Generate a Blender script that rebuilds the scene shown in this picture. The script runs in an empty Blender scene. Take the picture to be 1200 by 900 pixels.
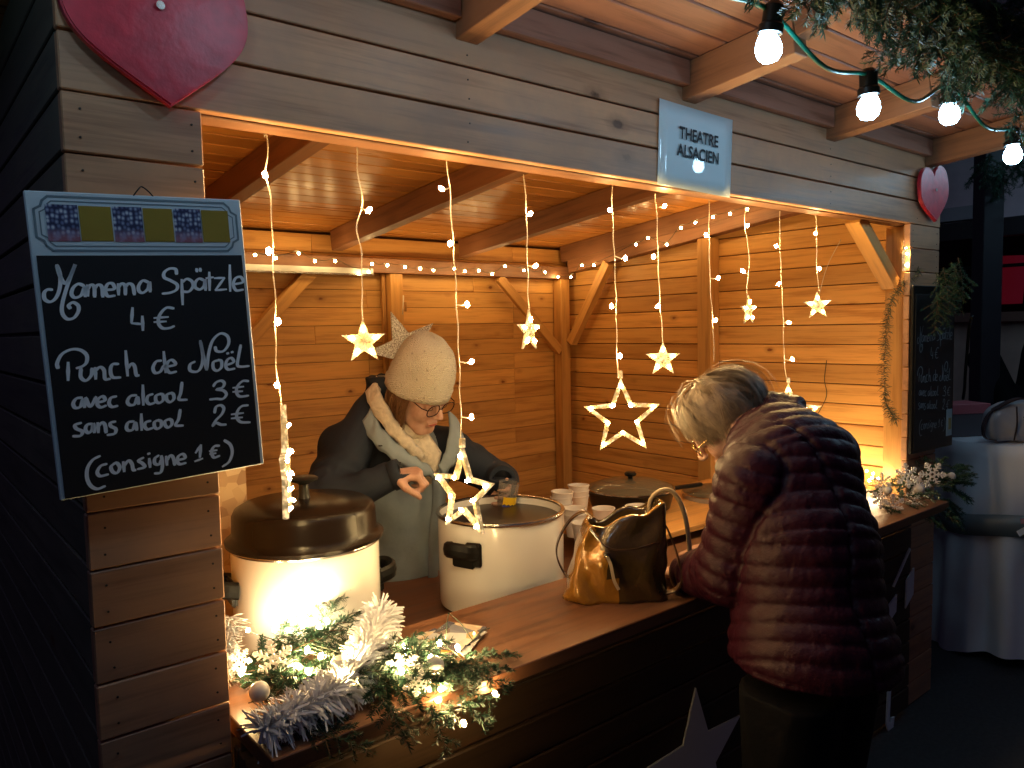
import bpy, bmesh, math, random
import numpy as np
from mathutils import Vector, Matrix, Euler, noise
random.seed(11)
R = math.radians
scn = bpy.context.scene
col = scn.collection
# ------------------------------------------------------------------ camera
cam_d = bpy.data.cameras.new('camera'); cam = bpy.data.objects.new('camera', cam_d); col.objects.link(cam)
cam_d.sensor_width = 36; cam_d.lens = 27.03; cam_d.clip_start = .02; cam_d.clip_end = 400
right = Vector((0.77213518, -0.63512269, -0.02065)); down = Vector((-0.06177081, -0.04267475, -0.99717763)); fwd = Vector((0.63244891, 0.7712315, -0.07218272))
mw = Matrix.Identity(4)
for i in range(3): mw[i][0] = right[i]; mw[i][1] = -down[i]; mw[i][2] = -fwd[i]
mw.translation = Vector((0, -1.4, 1.65)); cam.matrix_world = mw
scn.camera = cam
# ------------------------------------------------------------------ world, exposure
w = bpy.data.worlds.new('World'); scn.world = w; w.use_nodes = True
bg = w.node_tree.nodes['Background']; bg.inputs[0].default_value = (.26, .21, .46, 1); bg.inputs[1].default_value = .075
scn.view_settings.view_transform = 'Standard'; scn.view_settings.look = 'None'; scn.view_settings.exposure = 0; scn.view_settings.gamma = 1
scn.render.engine = 'CYCLES'
cy = scn.cycles
cy.use_denoising = True
try: cy.denoiser = 'OPENIMAGEDENOISE'
except Exception: pass
cy.max_bounces = 7; cy.diffuse_bounces = 4; cy.glossy_bounces = 3; cy.transmission_bounces = 6; cy.transparent_max_bounces = 8
cy.sample_clamp_indirect = 3; cy.sample_clamp_direct = 0; cy.caustics_reflective = False; cy.caustics_refractive = False
cy.use_light_tree = True
BULB = 720.0        # radiance of the little warm LEDs
BLUE = 52.0         # radiance of the cold eave lamps
# ------------------------------------------------------------------ materials
def newmat(name):
    m = bpy.data.materials.new(name); m.use_nodes = True
    nt = m.node_tree; b = nt.nodes['Principled BSDF']
    return m, nt, b
def N(nt, t, **k):
    n = nt.nodes.new(t)
    for a, v in k.items():
        if hasattr(n, a): setattr(n, a, v)
    return n
def ramp(nt, fac, stops):
    r = nt.nodes.new('ShaderNodeValToRGB'); e = r.color_ramp.elements
    while len(e) < len(stops): e.new(.5)
    for el, (p, c) in zip(e, stops):
        el.position = p; el.color = (*c, 1) if len(c) == 3 else c
    nt.links.new(fac, r.inputs[0]); return r.outputs[0]
def mix(nt, fac, a, b, mode='MIX'):
    m = nt.nodes.new('ShaderNodeMix'); m.data_type = 'RGBA'; m.blend_type = mode
    for i, s in ((0, fac), (6, a), (7, b)):
        if isinstance(s, (int, float)): m.inputs[i].default_value = s
        elif isinstance(s, tuple): m.inputs[i].default_value = (*s, 1)
        else: nt.links.new(s, m.inputs[i])
    return m.outputs[2]
def bump(nt, b, h, strength=.3, dist=.002):
    bm_ = nt.nodes.new('ShaderNodeBump'); bm_.inputs['Strength'].default_value = strength; bm_.inputs['Distance'].default_value = dist
    nt.links.new(h, bm_.inputs['Height']); nt.links.new(bm_.outputs[0], b.inputs['Normal'])
def coords(nt, scale=(1, 1, 1), rnd=True):
    tc = nt.nodes.new('ShaderNodeTexCoord'); mp = nt.nodes.new('ShaderNodeMapping'); mp.inputs['Scale'].default_value = scale
    src = tc.outputs['Object']
    if rnd:
        oi = nt.nodes.new('ShaderNodeObjectInfo'); mu = nt.nodes.new('ShaderNodeMath'); mu.operation = 'MULTIPLY'; mu.inputs[1].default_value = 57.3
        nt.links.new(oi.outputs['Random'], mu.inputs[0])
        cb = nt.nodes.new('ShaderNodeCombineXYZ')
        for i in range(3): nt.links.new(mu.outputs[0], cb.inputs[i])
        ad = nt.nodes.new('ShaderNodeVectorMath'); ad.operation = 'ADD'
        nt.links.new(src, ad.inputs[0]); nt.links.new(cb.outputs[0], ad.inputs[1]); src = ad.outputs[0]
        nt.links.new(src, mp.inputs[0]); return mp.outputs[0], oi.outputs['Random'], src
    nt.links.new(src, mp.inputs[0]); return mp.outputs[0], None, src
def noise_t(nt, vec, scale, detail=4, rough=.55):
    n = nt.nodes.new('ShaderNodeTexNoise'); n.inputs['Scale'].default_value = scale; n.inputs['Detail'].default_value = detail; n.inputs['Roughness'].default_value = rough
    nt.links.new(vec, n.inputs['Vector']); return n.outputs['Fac']
def wood(name, dark, light, knot=(.1, .035, .012), rough=.5, knots=7.0, weather=None, bumps=.35):
    """boards with length along local x: long grain, growth rings, knots, board-to-board variation"""
    m, nt, b = newmat(name)
    v, rnd, raw = coords(nt, (1.1, 14, 14))
    n1 = noise_t(nt, v, 2.2, 6, .6)
    v2, _, _ = coords(nt, (.8, 30, 30)); n2 = noise_t(nt, v2, 5, 3)
    g = nt.nodes.new('ShaderNodeMath'); g.operation = 'ADD'; nt.links.new(n1, g.inputs[0])
    g2 = nt.nodes.new('ShaderNodeMath'); g2.operation = 'MULTIPLY'; g2.inputs[1].default_value = .35; nt.links.new(n2, g2.inputs[0]); nt.links.new(g2.outputs[0], g.inputs[1])
    base = ramp(nt, g.outputs[0], [(.45, dark), (.68, light), (.95, tuple(min(1, c * 1.12) for c in light))])
    # board to board tone
    tone = ramp(nt, rnd, [(0, (.74, .7, .66)), (.5, (.95, .95, .93)), (1, (1.12, 1.1, 1.05))])
    base = mix(nt, 1.0, base, tone, 'MULTIPLY')
    # knots
    mp = nt.nodes.new('ShaderNodeMapping'); mp.inputs['Scale'].default_value = (.55, 1, 1); nt.links.new(raw, mp.inputs[0])
    vo = nt.nodes.new('ShaderNodeTexVoronoi'); vo.inputs['Scale'].default_value = knots; nt.links.new(mp.outputs[0], vo.inputs['Vector'])
    wob = noise_t(nt, raw, 60, 2); ad = nt.nodes.new('ShaderNodeMath'); ad.operation = 'MULTIPLY_ADD'; ad.inputs[1].default_value = .06
    nt.links.new(wob, ad.inputs[0]); nt.links.new(vo.outputs['Distance'], ad.inputs[2])
    kf = ramp(nt, ad.outputs[0], [(.075, (1, 1, 1)), (.105, (.35, .35, .35)), (.2, (0, 0, 0))])
    base = mix(nt, kf, base, knot)
    if weather:
        big = noise_t(nt, raw, 3.5, 5, .65); wf = ramp(nt, big, [(.42, (0, 0, 0)), (.7, (.75, .75, .75))])
        base = mix(nt, wf, base, weather)
    nt.links.new(base, b.inputs['Base Color'])
    rr = ramp(nt, n1, [(.3, (rough - .1,) * 3), (.8, (rough + .12,) * 3)]); nt.links.new(rr, b.inputs['Roughness'])
    b.inputs['Specular IOR Level'].default_value = .4
    bump(nt, b, g.outputs[0], bumps, .0012)
    return m
def plain(name, c, rough=.5, metal=0, spec=.5, bumpscale=0, bumpstr=.2, var=0, **k):
    m, nt, b = newmat(name)
    b.inputs['Base Color'].default_value = (*c, 1); b.inputs['Roughness'].default_value = rough; b.inputs['Metallic'].default_value = metal
    b.inputs['Specular IOR Level'].default_value = spec
    for kk, vv in k.items(): b.inputs[kk.replace('_', ' ')].default_value = vv
    if bumpscale or var:
        v, rnd, raw = coords(nt)
        n = noise_t(nt, raw, bumpscale or 8, 4)
        if bumpscale: bump(nt, b, n, bumpstr, .002)
        if var:
            f = ramp(nt, n, [(.3, (1 - var,) * 3), (.7, (1 + var * .5,) * 3)])
            nt.links.new(mix(nt, 1.0, c, f, 'MULTIPLY'), b.inputs['Base Color'])
    return m
def emit(name, c, s, sampling=True, base=(.8, .8, .8)):
    m, nt, b = newmat(name)
    b.inputs['Base Color'].default_value = (*base, 1)
    b.inputs['Emission Color'].default_value = (*c, 1); b.inputs['Emission Strength'].default_value = s
    b.inputs['Roughness'].default_value = .3
    if not sampling: m.cycles.emission_sampling = 'NONE'
    return m
M = {}
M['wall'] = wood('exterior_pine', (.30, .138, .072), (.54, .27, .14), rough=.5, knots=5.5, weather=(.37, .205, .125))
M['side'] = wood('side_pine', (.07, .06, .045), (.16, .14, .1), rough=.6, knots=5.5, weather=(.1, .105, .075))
M['inner'] = wood('interior_pine', (.50, .215, .055), (.74, .385, .115), knot=(.24, .07, .015), rough=.5, knots=7.5)
M['ceil'] = wood('ceiling_pine', (.46, .17, .034), (.62, .26, .06), knot=(.16, .055, .02), rough=.34, knots=5)
M['beam'] = wood('beam_pine', (.44, .2, .055), (.64, .33, .1), rough=.5, knots=4)
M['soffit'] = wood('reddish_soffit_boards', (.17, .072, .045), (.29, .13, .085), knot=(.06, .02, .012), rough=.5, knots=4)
M['rafter'] = wood('brown_rafter', (.15, .064, .032), (.26, .118, .058), rough=.55, knots=4)
M['counter'] = wood('counter_oiled_wood', (.07, .028, .014), (.155, .064, .03), rough=.46, knots=3)
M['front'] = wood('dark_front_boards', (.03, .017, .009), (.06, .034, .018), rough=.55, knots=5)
M['red'] = plain('glossy_red_paint', (.55, .02, .04), .4, bumpscale=30, bumpstr=.7, var=.25)
M['paper'] = plain('laminated_paper', (.60, .72, .76), .6, spec=.2, Coat_Weight=.6, Coat_Roughness=.03)
M['ink'] = plain('black_ink', (.008, .01, .016), .5, spec=.2)
M['slate'] = plain('blackboard_slate', (.008, .009, .011), .5, bumpscale=30, bumpstr=.1)
M['chalk'] = plain('chalk_marker', (.85, .9, .95), .7)
M['white'] = plain('white_enamel', (.78, .76, .72), .16, Coat_Weight=.5)
M['black'] = plain('black_plastic', (.008, .008, .008), .34, spec=.25)
M['glass_lid'] = plain('brown_enamel_lid', (.008, .005, .004), .26, spec=.14, bumpscale=3, bumpstr=.12)
M['steel'] = plain('brushed_steel', (.55, .52, .48), .25, 1)
M['wire'] = plain('clear_cable', (.75, .62, .45), .35)
M['green_wire'] = plain('green_rubber_cable', (.004, .12, .08), .35)
M['bulb'] = emit('warm_led', (1, .67, .27), BULB)
M['acryl'] = None
M['cold'] = emit('cold_white_lamp', (.42, .74, 1), BLUE)
M['cup'] = plain('white_paper_cup', (.8, .74, .68), .5)
# lit acrylic star: the LEDs inside make it glow unevenly
def acryl_mat():
    m, nt, b = newmat('lit_clear_acrylic')
    v, rnd, raw = coords(nt)
    n = noise_t(nt, raw, 70, 2, .5)
    e = ramp(nt, n, [(.36, (.12, .12, .12)), (.5, (.3, .3, .3)), (.66, (1, 1, 1))])
    mu = nt.nodes.new('ShaderNodeMath'); mu.operation = 'MULTIPLY'; mu.inputs[1].default_value = 1.3
    nt.links.new(e, mu.inputs[0]); nt.links.new(mu.outputs[0], b.inputs['Emission Strength'])
    b.inputs['Emission Color'].default_value = (1, .70, .34, 1); b.inputs['Base Color'].default_value = (.16, .12, .06, 1); b.inputs['Roughness'].default_value = .12
    return m
M['acryl'] = acryl_mat()
# ------------------------------------------------------------------ mesh helpers
def link(name, me, m=None, parent=None, mats=None):
    o = bpy.data.objects.new(name, me); col.objects.link(o)
    if m and not me.materials: me.materials.append(m)
    if mats:
        for x in mats: me.materials.append(x)
    if parent: o.parent = parent
    return o
def obj_bm(name, bm, m, parent=None, smooth=False):
    me = bpy.data.meshes.new(name); bm.normal_update(); bm.to_mesh(me); bm.free()
    if smooth: me.polygons.foreach_set('use_smooth', [True] * len(me.polygons))
    return link(name, me, m, parent)
def obj_py(name, vs, fs, m, parent=None, smooth=False):
    me = bpy.data.meshes.new(name); me.from_pydata([tuple(v) for v in vs], [], fs); me.update()
    if smooth: me.polygons.foreach_set('use_smooth', [True] * len(me.polygons))
    return link(name, me, m, parent)
def tag(o, label=None, cat=None, group=None, kind=None):
    if label: o['label'] = label
    if cat: o['category'] = cat
    if group: o['group'] = group
    if kind: o['kind'] = kind
    return o
def thing(name, label, cat, loc=(0, 0, 0), rz=0, group=None):
    o = bpy.data.objects.new(name, None); col.objects.link(o); o.empty_display_size = .05
    o.location = loc; o.rotation_euler = (0, 0, rz)
    return tag(o, label, cat, group)
def bm_box(bm, c, s, mtx=None):
    r = bmesh.ops.create_cube(bm, size=1, matrix=Matrix.Translation(c) @ Matrix.Diagonal((*s, 1)))
    if mtx: bmesh.ops.transform(bm, matrix=mtx, verts=r['verts'])
    return r['verts']
def box(name, c, s, m, parent=None, bevel=.003, rot=None):
    bm = bmesh.new(); bm_box(bm, (0, 0, 0), s)
    if bevel: bmesh.ops.bevel(bm, geom=bm.edges[:], offset=bevel, segments=1, affect='EDGES')
    o = obj_bm(name, bm, m, parent); o.location = c
    if rot: o.rotation_euler = rot
    return o
def beam(name, a, b, w, t, m, parent=None, up=(0, 0, 1), bevel=.002):
    """rectangular timber from a to b; local x along it, local y = width w, local z = thickness t along up"""
    a = Vector(a); b = Vector(b); x = (b - a).normalized(); z = Vector(up); z = (z - x * z.dot(x)).normalized(); y = z.cross(x)
    L = (b - a).length
    bm = bmesh.new(); bm_box(bm, (0, 0, 0), (L, w, t))
    if bevel: bmesh.ops.bevel(bm, geom=bm.edges[:], offset=bevel, segments=1, affect='EDGES')
    o = obj_bm(name, bm, m, parent)
    mt = Matrix.Identity(4)
    for i in range(3): mt[i][0] = x[i]; mt[i][1] = y[i]; mt[i][2] = z[i]
    mt.translation = (a + b) / 2; o.matrix_local = mt
    return o
def catmull(pts, n=6):
    P = [np.array(p, float) for p in pts]
    if len(P) < 3: return P
    P = [2 * P[0] - P[1]] + P + [2 * P[-1] - P[-2]]; out = []
    for i in range(1, len(P) - 2):
        for k in range(n):
            t = k / n; a, b, c, d = P[i - 1:i + 3]
            out.append(.5 * ((2 * b) + (-a + c) * t + (2 * a - 5 * b + 4 * c - d) * t * t + (-a + 3 * b - 3 * c + d) * t ** 3))
    out.append(P[-2]); return out
def tube_data(pts, rad, seg=6, flat=None):
    """pts list of 3-vectors; rad float or list; returns verts, faces"""
    P = [Vector(tuple(p)) for p in pts]; n = len(P)
    rad = [rad] * n if isinstance(rad, (int, float)) else rad
    vs = []; fs = []; prev = None
    for i, p in enumerate(P):
        t = (P[min(i + 1, n - 1)] - P[max(i - 1, 0)])
        t = t.normalized() if t.length > 1e-9 else Vector((0, 0, 1))
        if prev is None:
            u = Vector((0, 0, 1)) if abs(t.z) < .9 else Vector((1, 0, 0))
        else: u = prev
        u = (u - t * u.dot(t)).normalized(); v = t.cross(u); prev = u
        for k in range(seg):
            a = 2 * math.pi * k / seg; vs.append(p + (u * math.cos(a) + v * math.sin(a)) * rad[i])
    for i in range(n - 1):
        for k in range(seg):
            k2 = (k + 1) % seg; fs.append((i * seg + k, i * seg + k2, (i + 1) * seg + k2, (i + 1) * seg + k))
    fs.append(tuple(range(seg - 1, -1, -1))); fs.append(tuple((n - 1) * seg + k for k in range(seg)))
    return vs, fs
def tube(name, pts, rad, m, parent=None, seg=6, smooth=True):
    vs, fs = tube_data(pts, rad, seg); return obj_py(name, vs, fs, m, parent, smooth)
def merge(lst):
    V = []; F = []
    for vs, fs in lst:
        o = len(V); V += list(vs); F += [tuple(i + o for i in f) for f in fs]
    return V, F
def lathe(name, prof, m, parent=None, seg=48, smooth=True, loc=None, close=False):
    vs = []; fs = []; n = len(prof)
    for k in range(seg):
        a = 2 * math.pi * k / seg
        for r, z in prof: vs.append((r * math.cos(a), r * math.sin(a), z))
    for k in range(seg):
        k2 = (k + 1) % seg
        for i in range(n - 1): fs.append((k * n + i, k2 * n + i, k2 * n + i + 1, k * n + i + 1))
    me = bpy.data.meshes.new(name); me.from_pydata(vs, [], fs); me.update()
    bm = bmesh.new(); bm.from_mesh(me); bmesh.ops.remove_doubles(bm, verts=bm.verts[:], dist=1e-6); bmesh.ops.recalc_face_normals(bm, faces=bm.faces[:]); bm.to_mesh(me); bm.free()
    if smooth:
        me.polygons.foreach_set('use_smooth', [True] * len(me.polygons))
        try: me.set_sharp_from_angle(angle=R(40))
        except Exception: pass
    o = link(name, me, m, parent)
    if loc: o.location = loc
    return o
def prism(name, outline, t, m, parent=None, bevel=0.0, smooth=False):
    """outline in local x,z ; extruded along y from 0 to t (towards +y)"""
    bm = bmesh.new()
    f = bm.faces.new([bm.verts.new((x, 0, z)) for x, z in outline])
    r = bmesh.ops.extrude_face_region(bm, geom=[f]); bmesh.ops.translate(bm, vec=(0, t, 0), verts=[v for v in r['geom'] if isinstance(v, bmesh.types.BMVert)])
    bmesh.ops.recalc_face_normals(bm, faces=bm.faces[:])
    if bevel:
        ed = [e for e in bm.edges if abs(e.verts[0].co.y - e.verts[1].co.y) < 1e-6 and all(v.co.y < 1e-6 for v in e.verts)]
        bmesh.ops.bevel(bm, geom=ed, offset=bevel, segments=2, affect='EDGES')
    return obj_bm(name, bm, m, parent, smooth)
MENU_STROKES=[[(-141.6,88.8),(-148.5,89.0),(-153.4,83.6),(-153.2,74.4),(-146.3,70.5),(-138.2,76.4),(-131.7,90.8),(-129.1,110.9),(-132.0,126.4)],[(-132.0,126.4),(-129.7,110.9),(-124.0,97.8),(-116.0,107.6),(-106.7,126.9),(-118.1,101.4),(-129.6,70.5),(-132.2,53.5),(-126.8,43.5),(-117.4,44.3),(-110.2,53.5),(-109.2,62.9),(-115.8,68.2),(-122.2,64.0),(-120.4,58.9)],[(-97.5,93.1),(-105.8,96.5),(-113.5,90.4),(-116.5,81.0),(-112.2,75.6),(-103.3,79.1),(-97.1,91.6),(-98.1,76.4)],[(-93.0,94.6),(-94.2,77.2)],[(-93.5,87.7),(-88.7,94.5),(-83.8,91.3),(-84.8,75.4)],[(-84.2,87.4),(-78.5,94.3),(-72.9,91.0),(-73.1,75.0)],[(-67.5,86.1),(-55.4,87.4),(-56.7,95.5),(-63.6,95.6),(-68.4,86.1),(-65.8,76.4),(-55.0,76.7)],[(-48.6,95.3),(-49.8,77.5)],[(-49.2,88.9),(-44.0,95.2),(-38.9,91.9),(-39.8,77.3)],[(-39.2,88.6),(-33.4,95.0),(-27.2,91.6),(-26.2,76.9)],[(-2.0,96.1),(-11.2,99.5),(-18.2,91.4),(-18.7,83.2),(-13.1,79.8),(-4.6,86.2),(-1.3,96.7),(-1.7,80.8)],[(42.9,108.7),(42.1,117.2),(32.4,118.3),(23.6,112.3),(22.8,104.0),(32.1,98.8),(41.9,91.8),(40.4,83.4),(30.1,78.6),(16.9,77.3)],[(50.4,100.1),(47.8,57.7)],[(50.5,95.0),(58.8,100.7),(66.8,96.4),(67.7,87.9),(60.1,79.5),(50.0,79.8)],[(87.5,97.8),(79.2,100.7),(72.4,94.6),(71.6,86.1),(79.1,82.4),(87.0,89.2),(88.7,99.5),(88.2,80.5)],[(76.8,117.9),(76.6,112.4)],[(82.7,118.5),(82.5,113.0)],[(97.5,111.5),(95.1,80.3)],[(90.9,101.2),(103.6,102.7)],[(105.2,101.0),(122.9,101.4)],[(122.9,101.4),(104.9,80.1)],[(104.9,80.1),(124.5,81.3)],[(134.1,123.4),(130.6,77.6)],[(139.8,89.8),(154.7,93.1),(151.9,102.0),(142.6,100.4),(137.3,89.9),(141.3,79.1),(154.5,79.9)],[(-31.1,56.4),(-35.1,31.9)],[(-35.2,31.3),(-18.0,28.7)],[(-17.6,41.9),(-19.0,18.5)],[(33.3,52.1),(21.0,53.6),(9.5,42.4),(6.2,29.1),(11.8,20.4),(22.5,19.8),(31.0,22.7)],[(0.1,37.8),(22.8,38.4)],[(-0.6,31.1),(18.8,31.2)],[(-132.0,-23.6),(-134.9,-51.7)],[(-146.6,-31.8),(-146.8,-23.3),(-139.1,-10.4),(-125.8,-4.2),(-113.2,-6.1),(-105.4,-14.6),(-106.5,-25.7),(-112.9,-31.6),(-121.8,-34.0)],[(-115.2,-34.5),(-116.9,-48.1),(-110.3,-54.5),(-102.0,-46.9),(-99.7,-35.9)],[(-95.3,-35.3),(-96.3,-53.9)],[(-95.2,-40.5),(-88.5,-35.3),(-83.1,-40.6),(-82.8,-54.6),(-75.1,-55.3)],[(-60.7,-32.8),(-69.8,-32.7),(-73.7,-41.5),(-71.8,-53.0),(-59.9,-54.8)],[(-48.3,-12.5),(-49.4,-53.5)],[(-48.1,-41.4),(-41.6,-34.4),(-37.4,-39.1),(-36.3,-53.1),(-32.0,-54.2)],[(5.1,-33.3),(-3.7,-34.3),(-9.5,-43.9),(-7.2,-52.5),(1.0,-51.5),(7.5,-42.0)],[(9.8,-18.5),(9.5,-54.0)],[(13.1,-44.2),(26.5,-41.9),(22.3,-34.1),(15.6,-35.9),(11.6,-45.7),(16.0,-54.6),(27.0,-53.9)],[(59.0,-39.8),(50.4,-44.0),(49.4,-54.2),(60.3,-57.3),(68.3,-49.7),(72.8,-31.9),(71.0,-4.6)],[(71.0,-4.6),(73.7,-30.2),(77.0,-56.1)],[(77.0,-56.1),(83.3,-27.5),(92.1,-6.0),(106.6,5.0),(118.5,-0.7),(119.0,-14.2),(108.9,-25.9),(97.3,-25.0),(95.2,-17.1)],[(98.5,-41.0),(89.8,-43.8),(88.7,-54.3),(94.9,-59.1),(102.6,-53.8),(103.6,-43.2),(97.8,-40.6)],[(111.8,-51.0),(124.8,-46.8),(121.9,-39.4),(114.5,-41.6),(110.4,-50.9),(113.9,-58.7),(126.2,-58.3)],[(115.7,-29.3),(116.2,-31.8)],[(123.8,-27.7),(124.3,-30.3)],[(140.5,-17.5),(134.9,-36.8),(131.2,-52.0),(136.7,-56.0),(152.2,-56.3)],[(-117.9,-80.5),(-126.6,-81.2),(-131.6,-88.5),(-129.4,-95.2),(-122.2,-94.4),(-117.4,-83.8),(-116.4,-96.7)],[(-113.6,-81.0),(-108.2,-96.1),(-98.5,-81.4)],[(-97.1,-91.0),(-86.6,-88.9),(-88.8,-82.2),(-96.0,-85.6),(-98.0,-94.1),(-93.5,-99.2),(-85.3,-97.2)],[(-69.0,-84.4),(-77.6,-86.1),(-81.1,-94.5),(-77.3,-100.5),(-68.7,-99.9)],[(-39.0,-86.1),(-48.4,-86.7),(-53.8,-94.4),(-51.3,-100.6),(-43.6,-100.5),(-38.1,-89.5),(-37.5,-101.6)],[(-28.0,-70.6),(-30.4,-103.8)],[(-13.8,-87.2),(-21.7,-89.7),(-24.5,-97.8),(-20.3,-103.3),(-12.1,-101.9)],[(-2.7,-88.4),(-9.4,-91.0),(-10.3,-99.4),(-5.5,-103.3),(1.1,-99.0),(1.3,-90.5),(-3.3,-88.3)],[(15.2,-88.7),(7.7,-91.3),(6.9,-99.7),(12.0,-104.0),(18.1,-99.3),(18.2,-91.7),(14.6,-88.6)],[(34.1,-72.8),(30.3,-90.3),(26.5,-101.2),(39.7,-103.5)],[(85.3,-85.7),(91.2,-79.2),(100.2,-77.3),(105.1,-82.4),(100.8,-89.5),(90.7,-91.6),(102.1,-94.9),(106.7,-102.2),(99.9,-109.3),(88.3,-108.0),(77.1,-107.7)],[(148.8,-83.2),(137.8,-82.1),(127.9,-90.1),(125.0,-100.6),(130.4,-108.8),(146.3,-109.1)],[(119.3,-92.1),(138.7,-92.0)],[(118.6,-99.2),(136.1,-100.0)],[(-123.4,-119.9),(-132.2,-121.9),(-131.4,-127.8),(-123.6,-133.7),(-126.9,-140.0),(-137.4,-139.1)],[(-107.8,-123.6),(-115.7,-124.2),(-118.8,-131.8),(-115.0,-137.2),(-109.6,-133.1),(-106.9,-123.7),(-106.7,-138.3)],[(-100.4,-123.0),(-101.1,-139.1)],[(-100.5,-129.5),(-94.6,-123.8),(-90.5,-128.2),(-90.1,-141.0)],[(-74.3,-124.8),(-81.9,-125.8),(-82.2,-131.3),(-75.5,-136.8),(-78.0,-144.0),(-88.9,-144.8)],[(-47.0,-128.4),(-55.8,-128.9),(-59.6,-136.7),(-57.1,-142.0),(-50.2,-141.3),(-45.4,-131.0),(-44.5,-143.8)],[(-35.0,-117.6),(-37.1,-144.8)],[(-21.5,-131.1),(-29.2,-132.5),(-31.8,-138.8),(-28.2,-144.4),(-19.8,-143.5)],[(-10.3,-131.6),(-16.0,-134.2),(-16.8,-141.9),(-12.4,-145.9),(-6.5,-142.3),(-5.7,-134.6),(-10.6,-131.6)],[(7.6,-132.2),(0.8,-134.8),(0.1,-141.5),(4.5,-146.2),(10.5,-142.2),(11.2,-135.4),(7.2,-132.2)],[(26.8,-118.5),(22.6,-134.2),(16.9,-144.1),(29.1,-146.5)],[(83.1,-132.2),(86.9,-122.0),(95.3,-120.2),(100.0,-126.4),(95.5,-135.9),(84.7,-145.1),(77.3,-154.8)],[(77.3,-154.8),(84.2,-150.1),(92.6,-154.1),(101.5,-155.3)],[(143.9,-126.3),(131.6,-126.7),(123.5,-134.7),(121.3,-145.3),(127.8,-154.5),(144.5,-157.4)],[(112.1,-138.7),(134.1,-139.0)],[(111.4,-145.8),(131.5,-146.6)],[(-102.3,-176.4),(-113.6,-181.1),(-122.1,-192.7),(-124.3,-208.5),(-120.4,-221.5),(-111.7,-228.4),(-99.9,-226.0)],[(-93.9,-190.9),(-103.0,-192.6),(-109.0,-201.4),(-105.5,-208.6),(-93.6,-208.1)],[(-81.9,-191.3),(-88.5,-196.8),(-86.7,-205.3),(-80.6,-208.0),(-75.9,-200.6),(-78.2,-193.5),(-81.6,-191.3)],[(-69.8,-191.6),(-69.9,-208.2)],[(-68.9,-198.4),(-62.1,-191.2),(-57.4,-197.0),(-56.2,-207.3),(-52.3,-208.6)],[(-38.5,-190.1),(-46.8,-193.8),(-41.1,-199.8),(-38.6,-206.3),(-49.7,-207.7)],[(-30.2,-193.1),(-30.2,-208.4)],[(-30.3,-184.0),(-29.9,-186.4)],[(-14.6,-190.5),(-21.4,-194.6),(-22.3,-202.9),(-16.1,-205.7),(-11.5,-198.6)],[(-10.8,-191.8),(-10.8,-208.3),(-14.9,-219.6),(-24.6,-219.6)],[(-3.5,-194.0),(-3.5,-209.5)],[(-2.6,-201.1),(3.0,-194.1),(7.5,-198.3),(8.9,-211.6)],[(13.6,-203.8),(26.5,-202.4),(23.9,-195.0),(16.3,-197.3),(13.5,-205.5),(17.2,-211.3),(27.3,-210.9)],[(44.7,-196.6),(54.9,-184.1)],[(54.9,-184.1),(51.1,-205.4)],[(41.9,-210.9),(55.6,-208.2)],[(86.5,-190.7),(77.3,-190.4),(71.6,-199.1),(74.7,-209.6),(85.1,-208.4)],[(68.2,-197.5),(81.2,-197.8)],[(68.4,-202.5),(78.9,-202.8)],[(95.2,-182.4),(105.1,-191.8),(107.3,-206.6),(100.3,-221.7),(87.8,-228.6)]]
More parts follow.
